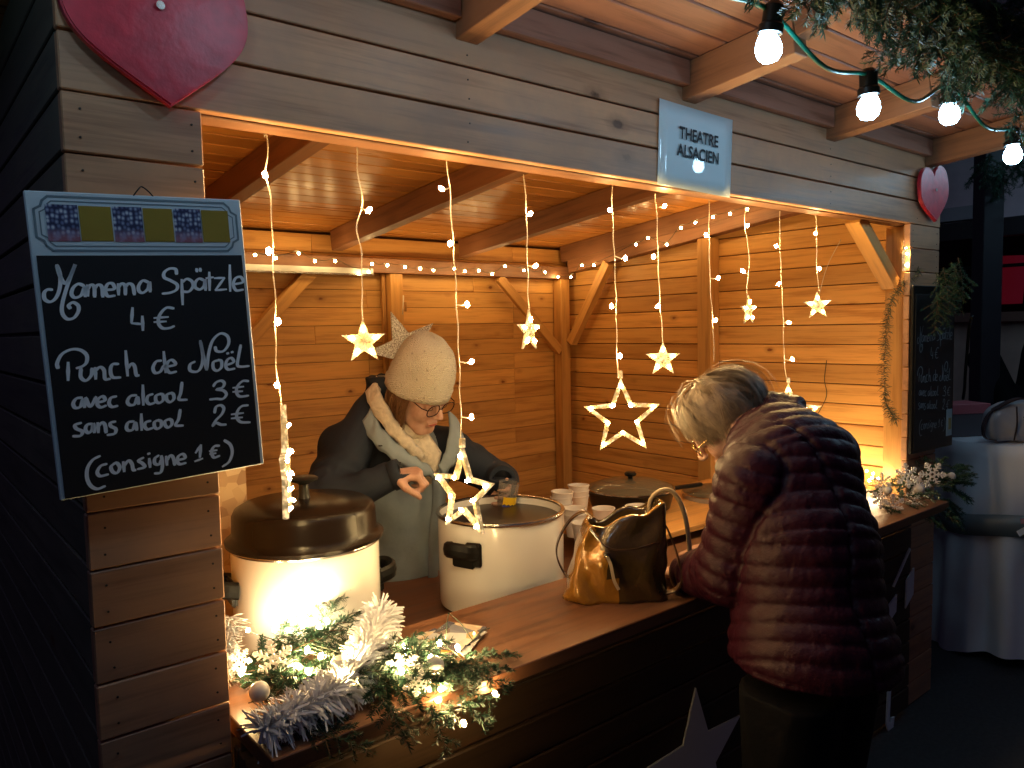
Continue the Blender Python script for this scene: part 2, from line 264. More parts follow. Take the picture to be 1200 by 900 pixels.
STRANDS=[([(0.613,0.1,2.054),(0.618,0.1,2.005),(0.612,0.1,1.961),(0.62,0.1,1.905),(0.619,0.1,1.804),(0.619,0.1,1.673),(0.615,0.1,1.599),(0.62,0.1,1.546),(0.623,0.1,1.483)],[(0.605,0.088,1.96),(0.606,0.088,1.812),(0.619,0.088,1.673),(0.611,0.088,1.546)],('hollow',(0.627,0.1,1.372),0.112,64)),([(0.814,0.1,2.044),(0.816,0.1,1.985),(0.822,0.1,1.922),(0.807,0.1,1.867),(0.818,0.1,1.813),(0.814,0.1,1.73),(0.816,0.1,1.673)],[(0.832,0.088,1.91)],('solid',(0.815,0.1,1.628),0.05,-19)),([(1.048,0.1,2.039),(1.054,0.1,1.971),(1.058,0.1,1.883),(1.063,0.1,1.793),(1.065,0.1,1.709),(1.068,0.1,1.573),(1.069,0.1,1.441),(1.069,0.1,1.371)],[(1.022,0.088,1.974),(1.042,0.088,1.85),(1.087,0.088,1.709),(1.096,0.088,1.572),(1.092,0.088,1.439)],('hollow',(1.071,0.1,1.256),0.112,-84)),([(1.283,0.1,2.021),(1.289,0.1,1.94),(1.289,0.1,1.833),(1.29,0.1,1.747),(1.292,0.1,1.694)],[(1.292,0.088,1.938),(1.306,0.088,1.808)],('solid',(1.29,0.1,1.642),0.055,17)),([(1.605,0.1,2.031),(1.607,0.1,1.941),(1.612,0.1,1.847),(1.617,0.1,1.706),(1.618,0.1,1.566),(1.621,0.1,1.502)],[(1.583,0.088,1.97),(1.644,0.088,1.841),(1.585,0.088,1.706),(1.618,0.088,1.566)],('hollow',(1.637,0.1,1.388),0.115,-47)),([(1.79,0.1,2.029),(1.797,0.1,1.955),(1.8,0.1,1.853),(1.806,0.1,1.742),(1.813,0.1,1.666),(1.821,0.1,1.599)],[(1.817,0.088,2.001),(1.765,0.088,1.851),(1.783,0.088,1.706)],('solid',(1.82,0.1,1.548),0.054,-46)),([(2.049,0.1,2.031),(2.049,0.1,1.93),(2.053,0.1,1.796),(2.066,0.1,1.663),(2.075,0.1,1.529)],[(2.018,0.088,1.928),(2.08,0.088,1.797),(2.066,0.088,1.663)],None),([(2.244,0.1,2.026),(2.244,0.1,1.972),(2.269,0.1,1.875),(2.264,0.1,1.824),(2.255,0.1,1.744)],[(2.239,0.088,1.972),(2.215,0.088,1.823)],('solid',(2.265,0.1,1.693),0.052,6)),([(2.454,0.1,2.028),(2.455,0.1,1.928),(2.467,0.1,1.786),(2.479,0.1,1.651),(2.486,0.1,1.52),(2.504,0.1,1.437)],[(2.412,0.088,1.914),(2.429,0.088,1.785),(2.496,0.088,1.65),(2.52,0.088,1.519)],('hollow',(2.516,0.1,1.316),0.117,-59)),([(2.694,0.1,2.043),(2.701,0.1,1.941),(2.703,0.1,1.847),(2.722,0.1,1.765)],[(2.671,0.088,1.973),(2.703,0.088,1.847)],('solid',(2.711,0.1,1.711),0.054,-46)),([(3.262,0.03,2.03),(3.262,0.03,1.98)],[],('solid',(3.262,0.03,1.905),0.07,28))]
BACK_BULBS=[(1.344,2.06,2.006),(1.442,2.06,1.996),(1.554,2.06,2.023),(1.634,2.06,1.99),(1.74,2.06,1.994),(1.921,2.06,1.947),(1.942,2.06,1.988),(2.031,2.06,1.984),(2.135,2.06,1.979),(2.228,2.06,1.974),(2.311,2.06,1.967),(2.448,2.06,1.98),(2.519,2.06,1.969),(2.614,2.06,1.976),(2.71,2.06,1.96),(2.805,2.06,2.007),(2.946,2.06,1.987),(3.111,2.06,1.982)]
RAIL_BULBS=[(3.27,2.116,1.962),(3.27,2.002,1.954),(3.27,1.906,2.016),(3.27,1.806,2.009),(3.27,1.48,2.098),(3.27,1.393,2.125),(3.27,1.265,2.077),(3.27,1.17,2.155),(3.27,1.078,2.171),(3.27,0.97,2.185),(3.27,0.87,2.189),(3.27,0.774,2.199)]
# ================================================================== THE SETTING
def sheet(name, m, z, x0, x1, y0, y1):
    return obj_py(name, [(x0, y0, z), (x1, y0, z), (x1, y1, z), (x0, y1, z)], [(0, 1, 2, 3)], m)
M['asphalt'] = plain('dark_asphalt', (.04, .04, .042), .75, bumpscale=60, bumpstr=.5, var=.3)
tag(sheet('ground', M['asphalt'], 0, -200, 200, -200, 200), kind='structure')
# ================================================================== THE STALL
X0, X1, DEP = .245, 3.53, 2.28
stall = thing('market_stall', 'timber market stall with an open serving hatch and warm lit pine interior', 'market stall', (0, 0, 0))
PZ = .0965
# fascia and pillar planks. top seams measured at z=2.228, 2.132, 2.04
fz = [(2.228, 2.33), (2.1345, 2.2255), (2.04, 2.1315)]
def lapboard(name, a, b, h, t, m, up):
    return beam(name, a, b, h, t, m, stall, up=up, bevel=.0022)
for z0, z1 in fz:
    z0 += .0006
    lapboard('fascia_plank', (X0 - .001, 0.012, (z0 + z1) / 2), (X1, 0.012, (z0 + z1) / 2), z1 - z0 - .0014, .024, M['wall'], (0, -1, 0))
z = 2.0385
k = 0
while z > .05:
    h = PZ - .003
    for a, b in ((X0 - .001, .46), (3.25, X1)):
        lapboard('pillar_plank', (a, .0135 + random.uniform(-.0012, .0012), z - h / 2), (b, .0135 + random.uniform(-.0012, .0012), z - h / 2), h, .024, M['wall'], (0, -1, 0))
    z -= PZ + .0005
# left outside wall and (unseen from the front) right outside wall
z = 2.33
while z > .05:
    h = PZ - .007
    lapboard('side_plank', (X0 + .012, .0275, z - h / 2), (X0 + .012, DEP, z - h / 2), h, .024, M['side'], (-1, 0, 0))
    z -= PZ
# backing panels inside the walls (dark core behind the joints)
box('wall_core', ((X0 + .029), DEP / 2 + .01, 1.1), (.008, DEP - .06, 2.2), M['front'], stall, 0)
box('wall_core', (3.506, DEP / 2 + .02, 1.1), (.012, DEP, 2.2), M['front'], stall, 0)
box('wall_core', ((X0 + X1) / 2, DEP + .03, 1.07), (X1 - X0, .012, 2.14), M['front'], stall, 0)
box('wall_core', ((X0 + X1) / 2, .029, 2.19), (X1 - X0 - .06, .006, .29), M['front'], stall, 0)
# header behind the fascia, posts
beam('header_beam', (.34, .063, 2.11), (3.43, .063, 2.11), .058, .14, M['rafter'], stall)
for x in (.375, 3.305):
    beam('post', (x + (.03 if x > 1 else -.02), .073, 0), (x + (.03 if x > 1 else -.02), .073, 2.038), .09, .09, M['beam'], stall, up=(0, 1, 0))
# back wall boards, staggered joints
z = 2.142; j = 0
while z > .15:
    cuts = sorted(random.sample([.7, 1.0, 1.35, 1.7, 2.0, 2.4, 2.7, 3.0], 3)); xs = [.3] + cuts + [3.455]
    for a, b in zip(xs[:-1], xs[1:]):
        h = .092
        beam('back_wall_board', (a + .0006, DEP - .04 + random.uniform(-.0012, .0012), z - h / 2), (b - .0006, DEP - .04, z - h / 2), h - .002, .018, M['inner'], stall, up=(0, -1, 0), bevel=.0016)
    z -= .092
# right wall boards
z = 2.28; j = 0
while z > .15:
    h = .092; zt = z
    ymax = DEP - .05
    # the roof falls to the back: shorten boards that would poke through it
    if z > 2.06: ymax = min(ymax, (2.33 - z) / .1)
    if ymax > .15:
        for a, b in ((.03, min(ymax, 1.16)), (1.1605, ymax)):
            if b - a > .1:
                beam('right_wall_board', (3.462 + random.uniform(-.0015, .0015), a, z - h / 2), (3.462, b, z - h / 2), h - .004, .018, M['inner'], stall, up=(-1, 0, 0), bevel=.003)
    z -= h
# left wall boards inside
z = 2.28
while z > .15:
    h = .092; ymax = DEP - .05
    if z > 2.06: ymax = min(ymax, (2.33 - z) / .1)
    if ymax > .15: beam('left_wall_board', (.284, .03, z - h / 2), (.284, ymax, z - h / 2), h - .004, .018, M['inner'], stall, up=(1, 0, 0), bevel=.002)
    z -= h
# roof: rafters (z of underside 2.28 - .1*y), boards above them
def rz(y): return 2.28 - .1 * y
for x in (.30, 1.04, 1.82, 2.61, 3.40):
    o = beam('rafter', (x, -.34, rz(-.34) + .05), (x, 2.2, rz(2.2) + .05), .06, .1, M['rafter'], stall)
    # chamfered tail
    beam('rafter_tail', (x, -.395, rz(-.395) + .072), (x, -.3405, rz(-.3405) + .066), .058, .056, M['rafter'], stall)
y = -.52
while y < 2.34:
    wd = .094
    a = rz(y + wd / 2) + .112
    tw = random.uniform(-.001, .001)
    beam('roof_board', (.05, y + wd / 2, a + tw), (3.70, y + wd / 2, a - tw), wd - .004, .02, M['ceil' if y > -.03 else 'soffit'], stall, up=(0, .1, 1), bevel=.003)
    y += wd
beam('eave_board', (.05, -.533, rz(-.53) + .10), (3.70, -.533, rz(-.53) + .10), .018, .1, M['rafter'], stall)
for x in (.04, 3.71): beam('verge_board', (x, -.52, rz(-.52) + .13), (x, 2.34, rz(2.34) + .13), .018, .1, M['beam'], stall)
# roofing felt above
obj_py('roof_felt', [(.03, -.55, rz(-.55) + .15), (3.73, -.55, rz(-.55) + .15), (3.73, 2.36, rz(2.36) + .15), (.03, 2.36, rz(2.36) + .15)], [(0, 1, 2, 3)], M['front'], stall)
# blocking boards on top of the fascia between the rafters
for a, b in ((.335, 1.005), (1.075, 1.785), (1.855, 2.575), (2.645, 3.365)):
    beam('blocking_board', (a, -.018, 2.348), (b, -.018, 2.348), .028, .066, M['soffit'], stall)
# top plates
beam('wall_plate', (.3, 2.185, 1.99), (3.45, 2.185, 1.99), .08, .075, M['rafter'], stall)
beam('wall_plate', (3.41, .1, 2.262), (3.41, 2.14, 2.03), .07, .08, M['rafter'], stall)
# posts and braces inside
for x, y in ((2.14, 2.19), (3.36, 2.185), (1.17, 2.19)):
    beam('inner_post', (x, y, 0), (x, y, 1.951), .075, .07, M['beam'], stall, up=(0, 1, 0))
beam('inner_post', (3.405, 1.10, 0), (3.405, 1.10, 2.1), .085, .075, M['beam'], stall, up=(1, 0, 0))
beam('batten', (3.436, 1.165, .3), (3.436, 1.165, 2.1), .018, .03, M['beam'], stall, up=(1, 0, 0))
beam('batten', (2.085, 2.205, 0.3), (2.085, 2.205, 1.95), .02, .02, M['beam'], stall, up=(0, 1, 0))
beam('brace', (2.84, 2.165, 1.95), (3.32, 2.165, 1.5), .055, .03, M['beam'], stall, up=(0, 1, 0))
beam('brace', (3.39, 1.80, 2.03), (3.39, 2.13, 1.55), .055, .05, M['beam'], stall, up=(1, 0, 0))
beam('brace', (1.66, 2.165, 1.95), (1.22, 2.165, 1.5), .06, .05, M['beam'], stall, up=(0, 1, 0))
beam('brace', (2.95, .085, 2.05), (3.27, .085, 1.80), .055, .06, M['beam'], stall, up=(0, 1, 0))
# counter
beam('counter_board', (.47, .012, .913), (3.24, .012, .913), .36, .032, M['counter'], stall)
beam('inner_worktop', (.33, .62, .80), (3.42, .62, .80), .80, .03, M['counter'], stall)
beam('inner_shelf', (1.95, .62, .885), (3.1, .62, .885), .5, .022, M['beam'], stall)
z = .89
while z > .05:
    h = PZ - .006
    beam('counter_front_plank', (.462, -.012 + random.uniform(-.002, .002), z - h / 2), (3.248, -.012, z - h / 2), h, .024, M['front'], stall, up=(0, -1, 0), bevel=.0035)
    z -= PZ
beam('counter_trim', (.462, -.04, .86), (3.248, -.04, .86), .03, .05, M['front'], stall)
# chipboard panel inside the hatch jamb
def osb():
    m, nt, b = newmat('chipboard')
    v, rnd, raw = coords(nt)
    vo = nt.nodes.new('ShaderNodeTexVoronoi'); vo.inputs['Scale'].default_value = 34; nt.links.new(raw, vo.inputs['Vector'])
    c = ramp(nt, vo.outputs['Color'], [(.2, (.34, .2, .1)), (.6, (.55, .38, .2)), (.9, (.62, .46, .27))])
    nt.links.new(c, b.inputs['Base Color']); b.inputs['Roughness'].default_value = .6
    bump(nt, b, vo.outputs['Distance'], .3, .002); return m
box('chipboard_panel', (.52, .62, 1.22), (.42, .018, .82), osb(), stall, .001)
# metal cable channel
tr = thing('cable_channel', 'pale metal cable channel fixed under the ceiling plate of the back wall', 'cable channel', (1.6, 2.13, 1.955))
box('channel_body', (0, 0, 0), (.76, .03, .03), plain('pale_alu', (.6, .58, .55), .4, .3), tr, .002)
box('channel_lip', (0, -.018, -.018), (.76, .006, .008), M['steel'], tr, .001)

# nail heads in rows over the rafters and at the plank ends
nb_ = bmesh.new(); bmesh.ops.create_cone(nb_, cap_ends=True, segments=8, radius1=.0021, radius2=.0017, depth=.0016)
nail_me = bpy.data.meshes.new('nail'); nb_.to_mesh(nail_me); nb_.free(); nail_me.materials.append(plain('rusty_nail', (.05, .035, .03), .5, .6))
def nail(x, z):
    o = bpy.data.objects.new('nail', nail_me); col.objects.link(o); o.parent = stall; o.location = (x + random.uniform(-.004, .004), -.0006, z); o.rotation_euler = (R(90), 0, 0)
for x in (1.04, 1.82, 2.61, 3.31):
    for z0, z1 in fz[(0 if x < 3 else 1):]:
        nail(x, z0 + .024); nail(x, z1 - .026)
z = 2.0385
while z > .6:
    for x in (.27, .44, 3.27, 3.50): nail(x, z - .025); nail(x, z - .07)
    z -= PZ + .0005
# ================================================================== LIGHTS
def ico(name, r, sub=1):
    bm = bmesh.new(); bmesh.ops.create_icosphere(bm, subdivisions=sub, radius=r); me = bpy.data.meshes.new(name)
    for f in bm.faces: f.smooth = True
    bm.to_mesh(me); bm.free(); return me
led_me = ico('led', .0056)
for v in led_me.vertices: v.co.z *= 1.5
led_me.materials.append(M['bulb'])
cap_me = ico('led_big', .0072); cap_me.materials.append(emit('warm_led_soft', (1, .66, .26), BULB * .3))
def led(p, parent, me=led_me, name='bulb'):
    o = bpy.data.objects.new(name, me); col.objects.link(o); o.parent = parent; o.location = p
    o.rotation_euler = (random.uniform(-1, 1), random.uniform(-1, 1), 0); return o
def star_outline(r, ri, n=5):
    return [((r if i % 2 == 0 else ri) * math.sin(math.pi * i / n), (r if i % 2 == 0 else ri) * math.cos(math.pi * i / n)) for i in range(2 * n)]
def hollow_star(r, parent):
    """open star of clear moulded plastic with LEDs in its corners"""
    ob = bpy.data.objects.new('star', None)
    out = star_outline(r, r * .45); inn = star_outline(r * .76, r * .315)
    bm = bmesh.new(); d = .006
    rings = []
    for (o_, sgn) in ((out, 0), ([(a[0] * .93 + b[0] * .07, a[1] * .93 + b[1] * .07) for a, b in zip(out, inn)], 1), ([(a[0] * .1 + b[0] * .9, a[1] * .1 + b[1] * .9) for a, b in zip(out, inn)], 1), (inn, 0)):
        rings.append(([bm.verts.new((x, -d * (.35 + .65 * sgn), z)) for x, z in o_], [bm.verts.new((x, d * (.35 + .65 * sgn), z)) for x, z in o_]))
    n = 10
    for i in range(n):
        j = (i + 1) % n
        for q in range(3):
            a, b = rings[q], rings[q + 1]
            bm.faces.new((a[0][i], a[0][j], b[0][j], b[0][i])); bm.faces.new((a[1][j], a[1][i], b[1][i], b[1][j]))
        bm.faces.new((rings[0][0][j], rings[0][0][i], rings[0][1][i], rings[0][1][j]))
        bm.faces.new((rings[3][0][i], rings[3][0][j], rings[3][1][j], rings[3][1][i]))
    bmesh.ops.recalc_face_normals(bm, faces=bm.faces[:])
    bpy.data.objects.remove(ob)
    s = obj_bm('star', bm, M['acryl'], parent)
    for i in range(10):
        rr = r * (.8 if i % 2 == 0 else .37); a = math.pi * i / 5
        o = led((rr * math.sin(a), -.009, rr * math.cos(a)), s, name='star_bulb')
        o.scale = (.8, .6, .8)
    bm = bmesh.new(); bm_box(bm, (0, 0, r + .009), (.011, .011, .022)); obj_bm('star_cap', bm, M['acryl'], s)
    return s
def solid_star(r, parent):
    bm = bmesh.new(); out = star_outline(r, r * .40); 
    c0 = bm.verts.new((0, -.008, 0)); c1 = bm.verts.new((0, .008, 0))
    a = [bm.verts.new((x, -.003 if i % 2 == 0 else -.002, z)) for i, (x, z) in enumerate(out)]; b = [bm.verts.new((v.co.x, -v.co.y, v.co.z)) for v in a]
    for i in range(10):
        j = (i + 1) % 10
        bm.faces.new((a[i], a[j], c0)); bm.faces.new((b[j], b[i], c1)); bm.faces.new((a[j], a[i], b[i], b[j]))
    bmesh.ops.recalc_face_normals(bm, faces=bm.faces[:])
    s = obj_bm('star', bm, M['acryl'], parent)
    for i in range(5):
        a_ = 2 * math.pi * i / 5
        for sy in (-1,):
            o = led((r * .55 * math.sin(a_), sy * .008, r * .55 * math.cos(a_)), s, name='star_bulb'); o.scale = (.6, .45, .9); o.rotation_euler = (0, a_, 0)
    return s
slabels = ['leftmost light strand, its big outline star seen edge-on before the lidded cooker',
 'light strand with a small filled star left of the knitted hat',
 'light strand with a big outline star hanging between the two white cookers',
 'light strand with a small filled star turned sideways near the back corner post',
 'light strand with a big outline star above the handbag',
 'light strand with a small filled star just right of the star over the handbag',
 'short light strand without a star ending above the grey haired customer',
 'light strand with a narrow sideways star right above the customer',
 'light strand whose outline star is mostly hidden behind the customer\'s shoulder',
 'light strand with a small filled star beside a loose bare wire on the right',
 'very short strand with a bright edge-on star beside the right hatch post']
for (wpts, bulbs, st), lab in zip(STRANDS, slabels):
    x0, y0, z0 = wpts[0]
    t = thing('light_strand', lab, 'string light', (x0, y0, 2.036), 0, 'light strands hanging in the serving hatch')
    loc = lambda p: (p[0] - x0, p[1] - y0, p[2] - 2.036)
    pts = [(x0, y0, 2.036)] + list(wpts)
    C = catmull([loc(p) for p in pts], 8)
    # two twisted conductors
    L1 = []; L2 = []; s_ = 0
    Cf = []
    for a, b in zip(C[:-1], C[1:]):
        for q in range(3): Cf.append(a + (b - a) * q / 3)
    Cf.append(C[-1])
    for i, p in enumerate(Cf):
        if i: s_ += float(np.linalg.norm(p - Cf[i - 1]))
        a = s_ * 420; wv = .0015 * math.sin(s_ * 60 + x0 * 9)
        L1.append((p[0] + .0011 * math.cos(a) + wv, p[1] + .0011 * math.sin(a), p[2])); L2.append((p[0] - .0011 * math.cos(a) + wv, p[1] - .0011 * math.sin(a), p[2]))
    V, F = merge([tube_data(L1, .0007, 5), tube_data(L2, .0007, 5)])
    obj_py('wire', V, F, M['wire'], t, True)
    for b in bulbs:
        p = loc(b); led(p, t)
        near = min(C, key=lambda c: np.linalg.norm(c - np.array(p)))
        if np.linalg.norm(near - np.array(p)) > .006: tube('bulb_stem', [tuple(near), tuple((np.array(near) * .4 + np.array(p) * .6) - np.array([0, 0, .003])), p], .0016, M['wire'], t, 5)
    if st:
        kind, c, r, yaw = st
        s = hollow_star(r, t) if kind == 'hollow' else solid_star(r, t)
        s.location = loc(c); s.rotation_euler = (0, R(random.uniform(-3, 3)), R(yaw))
def string(name, label, pts, parent_loc, wire_m, sag=.012, me=led_me):
    t = thing(name, label, 'string light', parent_loc)
    L = [Vector(p) - Vector(parent_loc) for p in pts]
    path = []
    for a, b in zip(L[:-1], L[1:]):
        path.append(a + Vector((0, .006, .012))); path.append((a + b) / 2 + Vector((random.uniform(-.004, .004), .006, -sag * random.uniform(-.3, 1) + .01)))
    path.append(L[-1] + Vector((0, .006, .012)))
    tube('wire', catmull(path, 5), .0014, wire_m, t, 5)
    for p in L: led(p, t, me)
    return t
M['dark_wire'] = plain('dark_green_cable', (.015, .03, .015), .5)
string('back_wall_light_string', 'string of small warm bulbs along the top of the back wall', sorted(BACK_BULBS), (2.0, 2.06, 1.95), M['dark_wire'], me=cap_me)
string('side_rail_light_string', 'string of small warm bulbs along the sloping rail of the right wall', sorted(RAIL_BULBS, key=lambda p: -p[1]), (3.27, 1.2, 2.1), M['dark_wire'], me=cap_me)
# loose bare wires against the right wall
tg = tube('loose_wire', catmull([(3.38, .36, 2.02), (3.37, .42, 1.9), (3.38, .47, 1.75), (3.39, .5, 1.68)], 6), .0016, M['wire']); tag(tg, 'thin loose wire hanging from the rail above the small right star', 'cable')
tg = tube('loose_wire', catmull([(3.43, .45, 1.47), (3.43, .46, 1.38), (3.43, .45, 1.30), (3.43, .5, 1.2), (3.43, .55, 1.12)], 6), .0016, M['dark_wire']); tag(tg, 'dark loose wire on the lower right wall behind the customer', 'cable')
# ------------------------------------------------------------------ eave lamps
lamp_x = [(-.28, 2.35), (.17, 2.34), (.62, 2.335), (1.06, 2.30), (1.506, 2.24), (1.957, 2.189), (2.443, 2.249), (2.961, 2.197), (3.44, 2.24), (3.95, 2.42), (4.45, 2.5), (4.95, 2.6), (5.45, 2.65), (5.95, 2.7)]  # lamps beyond the stall's right end are added unseen to brighten the building
gl = thing('eave_lamp_string', 'green rubber cable with round cold white lamps along the eave, added unseen ones beyond', 'string light', (1.5, -.45, 2.3))
def rel(p, t): return tuple(Vector(p) - Vector(t.location))
path = []
for (a, za), (b, zb) in zip(lamp_x[:-1], lamp_x[1:]):
    path.append((a, -.45, za + .075)); path.append(((a + b) / 2, -.455, min(za, zb) + (.062 if a < 1.4 else .05)))
path.append((5.95, -.45, 2.78)); path.append((6.2, -.45, 2.85))
path = [rel(p, gl) for p in [(-.6, -.45, 2.45)] + path]
tube('cable', catmull(path, 8), .0055, M['green_wire'], gl, 8)
LS = 1.15
sock = lathe('socket', [(.0, .078), (.012, .078), (.019, .07), (.019, .04), (.023, .036), (.023, .022), (.0, .022)], M['black'], gl, 16)
bulb = lathe('lamp', [(.012, .024), (.016, .018), (.022, .006), (.0245, -.006), (.022, -.018), (.014, -.028), (0, -.031)], M['cold'], gl, 20)
for i, (x, z) in enumerate(lamp_x):
    s = sock if i == 0 else sock.copy(); b = bulb if i == 0 else bulb.copy()
    for o in (s, b):
        if i: col.objects.link(o); o.parent = gl
        o.scale = (LS,) * 3; o.location = rel((x, -.45, z), gl); o.rotation_euler = (random.uniform(-.15, .15), random.uniform(-.15, .15), 0)
# ================================================================== SIGNS, HEARTS
def heart(name, label, cx, cz, w, h, yaw, t, tilt=0, y=-.014):
    th = thing(name, label, 'heart decoration', (cx, y, cz), 0)
    pts = []
    n = 30
    for i in range(n + 1):            # right lobe from notch to tip
        a = i / n
        # cubic beziers through lobe, then nearly straight flank
        if a < .5:
            u = a / .5; p = [(0, .30), (.10, .52), (.5, .56), (.5, .06)]
        else:
            u = (a - .5) / .5; p = [(.5, .06), (.5, -.17), (.34, -.25), (0, -.5)]
        b = [(1 - u) ** 3, 3 * u * (1 - u) ** 2, 3 * u * u * (1 - u), u ** 3]
        pts.append((sum(q[0] * c for q, c in zip(p, b)) * w, sum(q[1] * c for q, c in zip(p, b)) * h))
    out = pts + [(-x, z) for x, z in reversed(pts[1:-1])]
    o = prism('heart_plate', out, t, M['red'], th, bevel=.003); o.location = (0, -t, 0)
    sc = lathe('screw', [(0, .0), (.0062, .0), (.0068, -.0012), (.0068, -.003), (0, -.003)], M['steel'], th, 16); sc.rotation_euler = (R(-90), 0, 0); sc.location = (0, -t - .003, h * .05)
    th.rotation_euler = (0, R(tilt), R(yaw)); return th
heart('wooden_heart', 'big glossy red wooden heart screwed to the upper left corner of the stall', .392, 2.176, .296, .29, 0, .016, tilt=-4)
heart('wooden_heart', 'small pinkish red wooden heart on the right end of the fascia', 3.408, 2.172, .275, .235, 0, .014, tilt=-9)
# paper sign
def text_mesh(body, size, m, parent, loc, offset=0.0, sx=1.0, align='CENTER', space=1):
    c = bpy.data.curves.new('text', 'FONT'); c.body = body; c.size = size; c.align_x = align; c.align_y = 'CENTER'; c.offset = offset; c.fill_mode = 'FRONT'; c.resolution_u = 4; c.space_character = space
    o = bpy.data.objects.new('tmp', c); col.objects.link(o); dg = bpy.context.evaluated_depsgraph_get(); dg.update()
    me = bpy.data.meshes.new_from_object(o.evaluated_get(dg)); bpy.data.objects.remove(o)
    t = link('lettering', me, None, parent); me.materials.clear(); me.materials.append(m)
    t.rotation_euler = (R(90), 0, 0); t.location = loc; t.scale = (sx, 1, 1); return t
sg = thing('paper_sign', 'laminated pale blue paper sign reading THEATRE ALSACIEN on the fascia', 'sign', (1.848, -.004, 2.148), 0)
sg.rotation_euler = (R(1.5), R(1.2), 0)
bm = bmesh.new(); gx, gz = 8, 6
vv = [[bm.verts.new((-.168 + .336 * i / gx, -.003 * math.sin(i / gx * 3.1) * math.cos(j / gz * 2.4) , -.115 + .23 * j / gz)) for j in range(gz + 1)] for i in range(gx + 1)]
for i in range(gx):
    for j in range(gz): bm.faces.new((vv[i][j], vv[i + 1][j], vv[i + 1][j + 1], vv[i][j + 1]))
r_ = bmesh.ops.extrude_face_region(bm, geom=bm.faces[:]); bmesh.ops.translate(bm, vec=(0, -.0012, 0), verts=[v for v in r_['geom'] if isinstance(v, bmesh.types.BMVert)])
bmesh.ops.recalc_face_normals(bm, faces=bm.faces[:])
obj_bm('sheet', bm, M['paper'], sg, True)
text_mesh('THEATRE', .046, M['ink'], sg, (.004, -.0062, .036), offset=.0011, sx=.93)
text_mesh('ALSACIEN', .046, M['ink'], sg, (.004, -.0062, -.012), offset=.0011, sx=.93)
# ------------------------------------------------------------------ menu board
def ribbon(strokes, w, y, sc=.001, wob=True):
    V = []; F = []
    for st in strokes:
        P = [Vector((p[0] * sc, p[1] * sc)) for p in catmull(st, 6)] if len(st) > 2 else [Vector((p[0] * sc, p[1] * sc)) for p in st]
        if len(P) == 2: P = [P[0], (P[0] + P[1]) / 2, P[1]]
        n = len(P); o = len(V)
        # round end caps
        for i, p in enumerate(P):
            t = (P[min(i + 1, n - 1)] - P[max(i - 1, 0)]); t = t.normalized() if t.length > 0 else Vector((1, 0))
            nn = Vector((-t.y, t.x)); ww = w * (.55 + .3 * abs(t.x * .5 - t.y * .86) + .2 * abs(t.y))
            if i in (0, n - 1): ww *= .65; p = p + t * (w * .25 if i else -w * .25)
            V += [(p.x + nn.x * ww, y, p.y + nn.y * ww), (p.x - nn.x * ww, y, p.y - nn.y * ww)]
        for i in range(n - 1): F.append((o + 2 * i, o + 2 * i + 1, o + 2 * i + 3, o + 2 * i + 2))
    return V, F
mb = thing('menu_board', 'large white framed menu board with handwritten Mamema Spaetzle and Punch de Noel prices', 'menu board', (.3555, -.036, 1.6415), 0)
mb.rotation_euler = (R(0), R(-2.7), R(1))
MW, MH = .328, .475
M['pale'] = plain('pale_print_board', (.60, .68, .72), .35)
box('board', (0, .004, 0), (MW, .008, MH), M['pale'], mb, .0015)
box('slate_panel', (0, -.0008, -.0475), (.315, .0016, .376), M['slate'], mb, .0004)
M['grey_line'] = plain('grey_print_line', (.16, .22, .26), .5)
def frame_line(w, h, c, cz, wd, y):
    pts = [(-w, h - c), (-w + c * .45, h - c * .75), (-w + c * .6, h - c * .35), (-w + c, h), (w - c, h), (w - c * .6, h - c * .35), (w - c * .45, h - c * .75), (w, h - c)]
    pts = pts + [(x, -z) for x, z in reversed(pts)] + [pts[0]]
    V = []; F = []
    for i in range(len(pts) - 1):
        a = Vector(pts[i]); b = Vector(pts[i + 1]); t = (b - a).normalized() * wd * .3; n_ = Vector((-t.y, t.x)).normalized() * wd / 2; a = a - t; b = b + t; o = len(V)
        V += [(a.x + n_.x, y, a.y + n_.y + cz), (b.x + n_.x, y, b.y + n_.y + cz), (b.x - n_.x, y, b.y - n_.y + cz), (a.x - n_.x, y, a.y - n_.y + cz)]; F.append((o, o + 1, o + 2, o + 3))
    return V, F
V, F = merge([frame_line(.154, .041, .02, .189, .0035, -.0006), frame_line(.147, .034, .017, .189, .0018, -.0006)])
obj_py('printed_frame', V, F, M['grey_line'], mb)
# three shelf pictures and three ochre panels
def picture_mat():
    m, nt, b = newmat('printed_shelf_picture')
    tc = nt.nodes.new('ShaderNodeTexCoord'); mp = nt.nodes.new('ShaderNodeMapping'); mp.inputs['Scale'].default_value = (150, 1, 120); nt.links.new(tc.outputs['Object'], mp.inputs[0])
    vo = nt.nodes.new('ShaderNodeTexVoronoi'); vo.inputs['Scale'].default_value = 1; vo.inputs['Randomness'].default_value = .45; nt.links.new(mp.outputs[0], vo.inputs['Vector'])
    spots = ramp(nt, vo.outputs['Distance'], [(.2, (.55, .6, .66)), (.38, (.16, .2, .34)), (.6, (.03, .035, .09))])
    sx = nt.nodes.new('ShaderNodeSeparateXYZ'); nt.links.new(tc.outputs['Object'], sx.inputs[0])
    mr = nt.nodes.new('ShaderNodeMapRange'); mr.inputs[1].default_value = -.022; mr.inputs[2].default_value = -.006; nt.links.new(sx.outputs['Z'], mr.inputs[0])
    nz = noise_t(nt, mp.outputs[0], .4, 2)
    low = ramp(nt, nz, [(.4, (.3, .12, .16)), (.6, (.35, .3, .45))])
    nt.links.new(mix(nt, mr.outputs[0], low, spots), b.inputs['Base Color']); b.inputs['Roughness'].default_value = .3; return m
